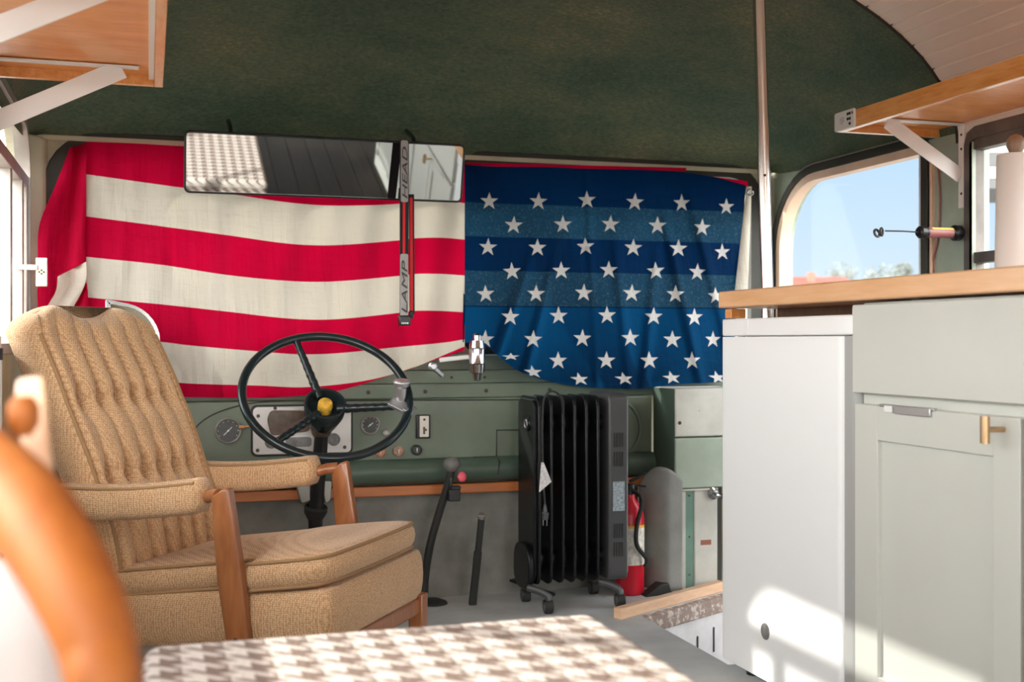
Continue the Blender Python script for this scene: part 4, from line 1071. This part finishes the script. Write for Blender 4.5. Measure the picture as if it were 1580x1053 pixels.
df = MB(); df.org = (1.32, 1.5, .69); df.box((1.310, 1.06, .690), (1.332, 1.974, .860))
tag(df.build('drawer', 'sage', bevel=.0015), 'wide plain sage grey drawer front under the countertop', 'drawer')
# paper towel holder
ph = thing('paper_towel_holder', 'white paper towel roll on a stand with wooden knob, on the counter', 'paper towel', (2.02, 2.42, .908))
pc = Vector(ray(1564, 400)); tt = 2.84; pc = Vector((pc.x*tt, pc.y*tt, .908)); pc.x = min(pc.x, 2.08)
mb = MB(); mb.lathe(pc, (0,0,1), [(0,.055),(.012,.055),(.014,.05)], 28); mb.build('base', 'finial', ph)
mb = MB(); mb.lathe(pc+Vector((0,0,.016)), (.02,0,1), [(0,.043),(.002,.044),(.318,.044),(.32,.042),(.32,.018)], 36); mb.build('paper_roll', 'paper', ph, smooth=40)
mb = MB(); mb.lathe(pc+Vector((.006,0,.336)), (.02,0,1), [(0,.014),(.006,.015),(.022,.022),(.036,.021),(.046,.013),(.050,.003)], 24); mb.build('wooden_knob', 'finial', ph, smooth=60)
# pneumatic cylinder with a ring-ended rod on the post, not a lamp
fl_ = thing('pneumatic_cylinder', 'black actuator cylinder with yellow label and thin ring-ended stalk on the green post', 'actuator', onX(1478, 361, XR))
a = Vector(onY(1477, 361, 2.735)); b2 = Vector(onY(1419, 358, 2.735)); 
a = Vector((XR-.012, 2.745, .79+.0922*3.28)); ax_ = (b2-a); 
b2 = Vector(onY(1421, 358.5, 2.74))
mb = MB(); L = (b2-a).length; mb.lathe(a, b2-a, [(0,.018),(.004,.022),(.020,.022),(.024,.0145),(L-.014,.0145),(L-.010,.0175),(L+.004,.0175),(L+.010,.012)], 24); mb.build('barrel', 'black', fl_, smooth=35)
mb = MB(); d_ = (b2-a).normalized(); mb.lathe(a+d_*.030, d_, [(0,.0148),(L-.050,.0148)], 24, False); bl_ = mb.build('label_wrap', 'redlabel', fl_)
mb = MB(); mb.obox(a+d_*(L*.5)+Vector((0,-.011,.0095)), d_, (0,1,.9), (0,-.9,1), L*.5-.03, .0045, .0007); mb.build('yellow_label', 'yellowlabel', bl_)
r0 = b2+d_*.008; r1 = Vector(onY(1366, 356.5, 2.74)); r2 = Vector(onY(1353, 360, 2.74))
mb = MB(); mb.tube([r0, r0.lerp(r1, .5)+Vector((0,0,.001)), r1], .0022, 8); mb.build('stalk', 'ctrl', fl_)
mb = MB(); mb.torus(r2, (.3,-1,.3), .010, .0035, 20, 8); mb.torus(r2.lerp(r1,.55), (.8,-1,0), .010, .0035, 20, 8); split_build(mb, 'end_ring', 'ctrl', fl_)
# ================================================================== armchair
N0 = Vector((.149, 2.49, 0)); cf = Vector((.8192,-.5736,0)); cs = Vector((.5736,.8192,0)); CW = .525
def L3(f, s, z): return N0+cf*f+cs*s+Vector((0,0,z))
arm = thing('armchair', 'tan woven high-back armchair with tufted back and teak arm posts', 'armchair', tuple(L3(-.1, .27, 0)))
def cushion(mb, outline, zb, zt, r, crown, tilt):
    n = len(outline); cen = Vector((sum(p[0] for p in outline)/n, sum(p[1] for p in outline)/n))
    rings = []
    def off(d): return offset_loop(outline, d)
    area = sum(outline[i][0]*outline[(i+1)%n][1]-outline[(i+1)%n][0]*outline[i][1] for i in range(n))
    sg = 1 if area > 0 else -1
    h = (zt-zb)/2; zm = (zt+zb)/2
    K = 8
    for k in range(K+1):
        ph_ = -PI/2+PI*k/K; ins = r*(1-math.cos(ph_)); o_ = off(-sg*ins)
        z = zm+h*math.sin(ph_)
        rings.append([L3(p[0], p[1], z+tilt(p[0])) for p in o_])
    last = off(-sg*r); 
    for k in range(1, 8):
        t = k/8; rings.append([L3(p[0]+(cen.x-p[0])*t, p[1]+(cen.y-p[1])*t, zt+crown*(1-(1-t)**2)+tilt(p[0]+(cen.x-p[0])*t)) for p in last])
    first = [Vector(p) for p in rings[0]]
    mb.loft(rings, True, True)
tilt = lambda f: .13*(f-.22)
sT = round_poly([(-.33,.055),(.035,.055),(.045,-.005),(.235,.0),(.245,CW/2),(.235,CW),(.045,CW+.005),(.035,CW-.055),(-.33,CW-.055)], [.03,.012,.02,.075,.12,.085,.02,.012,.03], 7)
mb = MB(); cushion(mb, sT, .287, .358, .030, .020, tilt); seat = mb.build('seat_cushion', 'weave', arm, smooth=70)
mb = MB()
for zz in (.350, .295): mb.tube([L3(p[0]*1.0, p[1], zz+tilt(p[0])) for p in offset_loop(sT, -.008 if sum(sT[i][0]*sT[(i+1)%len(sT)][1]-sT[(i+1)%len(sT)][0]*sT[i][1] for i in range(len(sT)))>0 else .008)], .0038, 8, closed=True)
split_build(mb, 'piping', 'piping', seat)
bT = round_poly([(-.40,.05),(.035,.05),(.045,-.002),(.243,.0),(.243,CW),(.045,CW+.002),(.035,CW-.05),(-.40,CW-.05)], [.03,.012,.02,.035,.035,.02,.012,.03], 5)
mb = MB(); cushion(mb, bT, .165, .284, .016, 0, lambda f: .10*(f-.22)); mb.build('seat_base', 'weave', arm, smooth=70)
# back
def bcen(v):
    f = sinterp([(0,-.275),(.2,-.305),(.5,-.375),(.75,-.44),(1,-.515)], v); z = .262+.583*v
    return f, z
grooves = [-.68+.272*k for k in range(6)]
def mod(v):
    return interp([(0,.9),(.12,.75),(.30,.55),(.345,.35),(.36,1.15),(.40,1.2),(.46,.6),(.52,.30),(.58,.28),(.645,1.0),(.68,1.2),(.76,.75),(.9,.55),(.97,.25),(1,0)], v)
def backdisp(u, v):
    d = 0
    sway = .01*math.sin(v*9)
    for g in grooves:
        w = (u-g-sway*.5)/.050
        d -= .034*mod(v)*math.exp(-abs(w)**1.3)
    for g in grooves:
        for v0 in (.675, .385): d -= .020*math.exp(-((u-g)/.075)**2-((v-v0)/.028)**2)
    for g in (-.90, .90):
        w = (u-g)/.03; d -= .014*math.exp(-w*w)
    d -= .010*math.exp(-((v-.665)/.045)**2)*(1-abs(u)**4) + .010*math.exp(-((v-.375)/.045)**2)*(1-abs(u)**4)
    d += .012*math.sin(PI*min(1,v))*(1-abs(u)**3)
    d += .020*max(0, (abs(u)-.78)/.22)*(1 if v > .25 else v/.25)      # raised side bolsters
    return d
mb = MB(); rings = []; NV = 100; NF = 150; NB = 40
for j in range(NV+1):
    v = j/NV; vv = min(v, .93); cfz = bcen(vv)
    shrink = 1.0; zadd = 0
    if v > .93:
        q = (v-.93)/.07*PI/2; shrink = math.cos(q)*.999; zadd = .055*math.sin(q)
    if v < .04: shrink = math.sqrt(max(.02, 1-((.04-v)/.04)**2))
    hw = interp([(0,.205),(.25,.222),(.6,.232),(.93,.228)], vv); ht = .058*shrink
    hwq = hw-(.045*(1-shrink) if v > .9 else .01*(1-shrink))
    ring = []
    for i in range(NF+1):
        u = -1+2*i/NF; x = u*hwq; dep = ht*(max(0, 1-abs(u)**7))**.35+backdisp(u, v)*shrink
        top = zadd*(.75+.3*math.exp(-((abs(u)-.62)/.28)**2))
        lobe = .012*math.exp(-((abs(u)-.62)/.30)**2)*max(0,(v-.7)/.3)**2
        ring.append(L3(cfz[0]-.055+dep, .262+x, cfz[1]+top+lobe-.0*dep))
    for i in range(1, NB):
        u = 1-2*i/NB; x = u*hwq; dep = ht*1.15*(max(0, 1-abs(u)**7))**.35
        top = zadd*(.75+.3*math.exp(-((abs(u)-.62)/.28)**2)); lobe = .012*math.exp(-((abs(u)-.62)/.30)**2)*max(0,(v-.7)/.3)**2
        ring.append(L3(cfz[0]-.055-dep, .262+x, cfz[1]+top+lobe))
    rings.append(ring)
mb.loft(rings, True, True); back = mb.build('backrest', 'weave', arm, smooth=75)
mb = MB()
for sgn in (-1, 1):
    path = []
    for j in range(3, 94, 2):
        v = j/100; cfz = bcen(v); hw = interp([(0,.205),(.25,.222),(.6,.232),(.93,.228)], v)
        path.append(L3(cfz[0]-.055+.058*(1-.955**7)**.35+backdisp(.955*sgn, v)-.001, .262+sgn*hw*.955, cfz[1]+.012*math.exp(-((.96-.62)/.30)**2)*max(0,(v-.7)/.3)**2))
    mb.tube(path, .0045, 8)
split_build(mb, 'piping', 'piping', back)
# arms
def padrings(s0, wid, fa, fb, za, zb, hh):
    R_ = []; n_ = 30
    for i in range(n_+1):
        t = i/n_; f = fa+(fb-fa)*t; z = za+(zb-za)*t+.008*math.sin(t*PI)*-1+.006*t*t
        sc = 1.0
        if t < .06: sc = math.sqrt(max(.05, 1-((.06-t)/.06)**2))
        if t > .95: sc = math.sqrt(max(.15, 1-((t-.95)/.055)**2))
        ring = []
        for k in range(24):
            a = 2*PI*k/24; ca, sa = math.cos(a), math.sin(a)
            x = math.copysign(abs(ca)**.6, ca)*wid/2*sc; y = math.copysign(abs(sa)**.6, sa)*hh/2*sc
            ring.append(L3(f, s0+x, z+y))
        R_.append(ring)
    return R_
for (s0, sg) in ((.012, -1), (CW-.012, 1)):
    mb = MB(); mb.loft(padrings(s0, .072, -.44, -.045, .440, .462, .076)); pad = mb.build('armrest', 'weave', arm, smooth=70)
    mb = MB()
    for yy in (.026,):
        for ss in (-.030, .030):
            mb.tube([L3(-.40+.34*i/20, s0+ss, .441+.021*i/20-.008*math.sin(i/20*PI)+yy+.006) for i in range(21)], .0035, 8)
    split_build(mb, 'piping', 'piping', pad)
    # post: teak, slants forward, widest in the middle
    sp_ = -.012 if sg < 0 else CW+.012
    rings = []
    for (z, fc, w, th) in ((.479,.002,.016,.013),(.477,.004,.021,.015),(.44,.009,.024,.016),(.30,.026,.029,.017),(.20,.040,.027,.016),(.0,.066,.018,.014)):
        rings.append([L3(fc+a*w, sp_+b*th, z+(.010*a if z > .45 else 0)) for a, b in ((-1,-.6),(-.6,-1),(.6,-1),(1,-.6),(1,.6),(.6,1),(-.6,1),(-1,.6))])
    mb = MB(); mb.loft(rings); post = mb.build('arm_post', 'teak', arm, bevel=.002, smooth=40)
    mb = MB(); mb.tube([L3(-.052, s0, .462), L3(-.03, (s0+sp_)/2, .468), L3(-.004, sp_, .470)], [.013,.014,.015], 12); mb.build('arm_peg', 'teak', post)
    mb = MB(); mb.lathe(L3(.044, sp_+sg*.0155, .175), cs*sg, [(0,.008),(.003,.006)], 14); mb.build('bolt', 'black', post)
# front rail and legs
mb = MB(); mb.beam(L3(.228, .01, .150), L3(.228, CW-.01, .150), .022, .036); mb.build('front_rail', 'teak', arm, bevel=.003)
for s0 in (.025, CW-.022):
    mb = MB(); mb.loft([[L3(.228+a*w, s0+b*w, z) for a, b in ((-1,-1),(1,-1),(1,1),(-1,1))] for z, w in ((.178,.019),(.10,.018),(0,.014))]); mb.build('front_leg', 'teak', arm, bevel=.003)
for s0 in (.07, CW-.07):
    mb = MB(); mb.loft([[L3(-.37+a*w+f, s0+b*w, z) for a, b in ((-1,-1),(1,-1),(1,1),(-1,1))] for z, w, f in ((.18,.018,0),(.10,.017,0),(0,.013,0))]); mb.build('rear_leg', 'teak', arm, bevel=.003)
# ================================================================== houndstooth bench in the foreground
be = thing('upholstered_bench', 'low bench covered in brown and cream houndstooth fabric beside the armchair', 'bench', (.26, .75, 0))
mb = MB(); mb.box((-.008, .15, .33), (.552, 1.415, .44)); mb.build('cushion', 'hound', be, bevel=.022, seg=4)
mb = MB(); mb.box((.02, .18, .28), (.53, 1.39, .33)); mb.build('apron', 'orange_edge', be, bevel=.003)
for (x, y) in ((.05,.22),(.50,.22),(.05,1.35),(.50,1.35)):
    mb = MB(); mb.box((x-.022, y-.022, 0), (x+.022, y+.022, .28)); mb.build('leg', 'orange_edge', be, bevel=.003)
# ================================================================== blurred bentwood chair at far left
bc = thing('bentwood_chair', 'amber bentwood chair with curved arm and pale post beside the houndstooth bench', 'chair', (-.16, .62, 0))
def at(px, py, D): d = ray(px, py); return Vector((d[0]*D, d[1]*D, CZ+d[2]*D))
mb = MB(); 
path = smoothpath([at(*p) for p in ((-110,680,.74),(-30,728,.70),(40,790,.66),(92,865,.63),(130,940,.61),(152,1005,.60),(160,1070,.59),(158,1180,.60))], 6)
rr = []
for i in range(len(path)): 
    t = i/(len(path)-1); rr.append(.029-.0125*t)
mb.tube(path, rr, 18); last = path[-1]
mb.tube([last, Vector((-.045, last.y, .50)), Vector((-.055, last.y+.01, 0))], [.0165,.015,.013], 14)
mb.build('curved_arm', 'bent', bc, smooth=60)
mb = MB(); mb.loft([[at(a, 590, .80)+Vector((0,0,.006 if a > 30 else -.010)) for a in (22,68)]+[at(a, 590, .845)+Vector((0,0,.004)) for a in (66,24)],
                    [at(a, 700, .78) for a in (34,80)]+[at(a, 700, .82) for a in (78,36)],
                    [at(a, 900, .76) for a in (40,110)]+[at(a, 900, .80) for a in (108,42)]]); 
mb.build('back_post', 'palewood', bc, bevel=.004)
a = at(75,900,.78); mb = MB(); mb.beam(a+Vector((0,0,.01)), Vector((a.x,a.y+.03,0)), .026, .026); mb.build('rear_leg', 'palewood', bc)
mb = MB(); mb.lathe(at(36,640,.76), (0,0,1), [(-.014,.005),(-.006,.010),(.006,.010),(.012,.006)], 16); mb.build('post_knob', 'bent', bc)
mb = MB(); mb.box((-.325,.705,.442), (-.03,.80,.658)); mb.org = (-.17,.75,.442); tag(mb.build('pillow', 'linen', bevel=.04, seg=5), 'pale linen pillow upright on the seat of the bentwood chair', 'pillow')
mb = MB(); mb.box((-.32,.34,.40), (-.03,.80,.44)); mb.build('seat_frame', 'bent', bc, bevel=.004)
for (x, y) in ((-.28,.36),(-.28,.74),(-.09,.36)):
    mb = MB(); mb.box((x-.015,y-.015,0), (x+.015,y+.015,.40)); mb.build('leg', 'bent', bc)
# short pale post at the far left behind the chair
mb = MB(); pp = Vector(onX(5, 600, XL+.03)); 
sp0 = thing('grey_standpipe', 'pale grey round post with dark collar by the wall behind the armchair', 'post', (pp.x, 2.62, 0))
mb.cyl((XL+.024, 2.66, 0), (XL+.024, 2.66, .75), .022, 20); mb.build('tube', 'white_plastic', sp0)
mb = MB(); mb.cyl((XL+.0245, 2.66, .75), (XL+.0245, 2.66, .775), .0235, 20); mb.build('collar', 'black', sp0)
mb = MB(); mb.cyl((XL+.024, 2.66, .775), (XL+.024, 2.66, .80), .020, 20); mb.build('cap', 'cream_plastic', sp0)
# ================================================================== outside
mb = MB(); mb.grid(1, 1, lambda u, v: (-300+600*u, -300+600*v, -.95)); struct(mb.build('ground', 'ground', smooth=0, fixn=False))
def far(px, py, D): return at(px, py, D)
for (px0, px1, pyr, D, lb) in ((1190,1217,426,40,'small pink house with a chimney, seen by the left edge of the door window'), (1232,1330,434,46,'long low house with terracotta roof beyond the door window')):
    a = far(px0, pyr+8, D); b2 = far(px1, pyr+8, D); d = (b2-a); d.z = 0; n_ = Vector((d.y,-d.x,0)).normalized()*-1; w = 5
    mid = (a+b2)/2; h = thing('house', lb, 'house', (mid.x, mid.y, -.95))
    mb = MB(); zt = a.z-.1; mb.add([(a.x,a.y,-.95),(b2.x,b2.y,-.95),(b2.x,b2.y,zt),(a.x,a.y,zt)]+[(p[0]+n_.x*w,p[1]+n_.y*w,p[2]) for p in ((a.x,a.y,-.95),(b2.x,b2.y,-.95),(b2.x,b2.y,zt),(a.x,a.y,zt))], [(0,1,2,3),(7,6,5,4),(0,4,5,1),(1,5,6,2),(2,6,7,3),(3,7,4,0)]); mb.build('wall', 'stucco', h, smooth=0)
    r_ = far(px0, pyr, D).z+.3; m0 = a+n_*(w/2); m1 = b2+n_*(w/2)
    mb = MB(); mb.add([(a.x,a.y,zt),(b2.x,b2.y,zt),(m1.x,m1.y,r_),(m0.x,m0.y,r_),((a+n_*w).x,(a+n_*w).y,zt),((b2+n_*w).x,(b2+n_*w).y,zt)], [(0,1,2,3),(3,2,5,4),(0,3,4),(1,5,2),(0,4,5,1)]); mb.build('roof', 'rooftile', h, smooth=0)
    mb = MB(); c = a.lerp(b2, .35)+n_*1.5; mb.box((c.x-.13,c.y-.13,zt-.4), (c.x+.13,c.y+.13,r_+.12)); mb.build('chimney', 'stucco', h, smooth=0)
def tree(px, pytop, D, rad_, lb):
    c = far(px, pytop, D); t = thing('tree', lb, 'tree', (c.x, c.y, -.95), 'trees beyond the door window')
    mb = MB(); mb.tube([(c.x,c.y,-.95),(c.x+.1,c.y,c.z-rad_*1.2)], [.18,.1], 8)
    for k in range(10):
        a = random.uniform(0,6.28); mb.tube([(c.x+.1,c.y,c.z-rad_*1.6),(c.x+math.cos(a)*rad_*.8,c.y+math.sin(a)*rad_*.8,c.z-rad_*random.uniform(.2,1))], [.07,.02], 6)
    mb.build('trunk', 'bark', t)
    mb = MB()
    for k in range(300):
        v = Vector((random.gauss(0,1),random.gauss(0,1),random.gauss(0,.8)))
        v = v.normalized()*rad_*random.uniform(.2,1)**.6; q = Vector((c.x,c.y,c.z-rad_))+v
        s_ = random.uniform(.08,.2); a = Vector((random.uniform(-1,1),random.uniform(-1,1),random.uniform(-1,1))).normalized()*s_; b3 = a.cross(Vector((random.uniform(-1,1),random.uniform(-1,1),.3))).normalized()*s_*.6
        mb.add([q-a,q+b3,q+a,q-b3],[(0,1,2,3)])
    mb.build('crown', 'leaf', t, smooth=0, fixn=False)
tree(1300, 402, 85, 1.3, 'sparse hazy tree beyond the door window, left of the pair')
tree(1358, 405, 75, 1.3, 'sparse hazy tree beyond the door window, right of the pair')
tree(1394, 404, 95, .8, 'small thin sapling beyond the door window near its right edge')
cpg = thing('carport', 'grey and white slatted carport roof outside the window behind the paper towels', 'carport', tuple(far(1560, 260, 7)*1.0))
mb = MB(); a = far(1500, 262, 7.0); b2 = far(1680, 262, 7.0)
for i, (z0, z1, mt) in enumerate(((.44,.62,'w'),(.30,.44,'g'),(.14,.28,'w'),(-.02,.12,'g'))):
    pass
mbw = MB(); mbg = MB()
for (py0, py1, tgt) in ((222,236,mbw),(237,256,mbg),(257,276,mbw),(277,291,mbg)):
    p0 = far(1500, py0, 7.0); p1 = far(1690, py0, 6.4); q0 = far(1500, py1, 7.0); q1 = far(1690, py1, 6.4); dpt = Vector((.5,.6,0))
    tgt.add([q0,q1,p1,p0,q0+dpt,q1+dpt,p1+dpt,p0+dpt], [(0,1,2,3),(7,6,5,4),(0,4,5,1),(1,5,6,2),(2,6,7,3),(3,7,4,0)])
mbw.build('pale_slat', 'carportw', cpg, smooth=0); mbg.build('grey_slat', 'carport', cpg, smooth=0)
mb = MB(); p = far(1640, 260, 6.6); mb.box((p.x-.06,p.y+.1,-.95),(p.x+.06,p.y+.22,p.z+.1)); p = far(1690, 260, 6.4); mb.box((p.x-.06,p.y+.1,-.95),(p.x+.06,p.y+.22,p.z+.1)); mb.build('support_post', 'carport', cpg, smooth=0)
# ================================================================== light
sun_d = Vector((1,-.73,-.68)).normalized()
sl = bpy.data.lights.new('sun', 'SUN'); sl.energy = 5.0; sl.angle = math.radians(.7); sl.color = (1,.95,.87)
so = bpy.data.objects.new('sun', sl); COL.objects.link(so); so.rotation_euler = sun_d.to_track_quat('-Z', 'Y').to_euler(); so.location = (-5,5,6)
wd = bpy.data.worlds.new('sky'); scene.world = wd; wd.use_nodes = True; nt = wd.node_tree
bg = nt.nodes['Background']
tc = nt.nodes.new('ShaderNodeTexCoord')
sp = nt.nodes.new('ShaderNodeSeparateXYZ'); nt.links.new(tc.outputs['Generated'], sp.inputs[0])
col = ramp(nt, sp.outputs[2], [(0.0,(.80,.90,.97)),(.04,(.74,.88,1.0)),(.16,(.56,.77,1.0)),(.6,(.26,.48,.85))])
def sstep(x, a, b):
    n = nt.nodes.new('ShaderNodeMapRange'); n.interpolation_type = 'SMOOTHSTEP'
    n.inputs['From Min'].default_value = a; n.inputs['From Max'].default_value = b
    nt.links.new(x, n.inputs['Value']); return n.outputs[0]
dsun = math_n(nt, 'ADD', math_n(nt, 'MULTIPLY', sp.outputs[0], -.807), math_n(nt, 'MULTIPLY', sp.outputs[1], .59))
k1 = math_n(nt, 'MULTIPLY', sstep(dsun, .50, .74), 6.0)
k2 = math_n(nt, 'MULTIPLY', sstep(math_n(nt, 'MULTIPLY', sp.outputs[1], -1.0), -.1, .6), 8.0)  # unseen sky behind the camera brightened to fill the cabin
stren = math_n(nt, 'ADD', math_n(nt, 'ADD', k1, k2), 1.0)
# sun-side glow and the added rear boost are whiter
wmix = nt.nodes.new('ShaderNodeMix'); wmix.data_type = 'RGBA'
nt.links.new(math_n(nt, 'MINIMUM', math_n(nt, 'MULTIPLY', math_n(nt, 'ADD', k1, k2), .25), .9), wmix.inputs[0])
nt.links.new(col, wmix.inputs[6]); wmix.inputs[7].default_value = (1.0,.97,.93,1)
nt.links.new(wmix.outputs[2], bg.inputs['Color']); nt.links.new(math_n(nt, 'MULTIPLY', stren, 1.0), bg.inputs['Strength'])
# ================================================================== camera
cam = bpy.data.cameras.new('camera'); co = bpy.data.objects.new('camera', cam); COL.objects.link(co); scene.camera = co
cam.sensor_fit = 'HORIZONTAL'; cam.sensor_width = 36; cam.lens = 36*F/1580
co.location = (0, 0, CZ); co.rotation_euler = (PI/2, 0, -TH)
cam.clip_start = .02; cam.clip_end = 1000
cam.dof.use_dof = True; cam.dof.focus_distance = 2.8; cam.dof.aperture_fstop = 4.2
vs = scene.view_settings; vs.view_transform = 'Standard'; vs.look = 'None'; vs.exposure = 0.10; vs.gamma = 1; vs.use_curve_mapping = False
scene.cycles.max_bounces = 10; scene.cycles.diffuse_bounces = 6; scene.cycles.transparent_max_bounces = 12; scene.cycles.sample_clamp_indirect = 8
scene.cycles.use_denoising = True
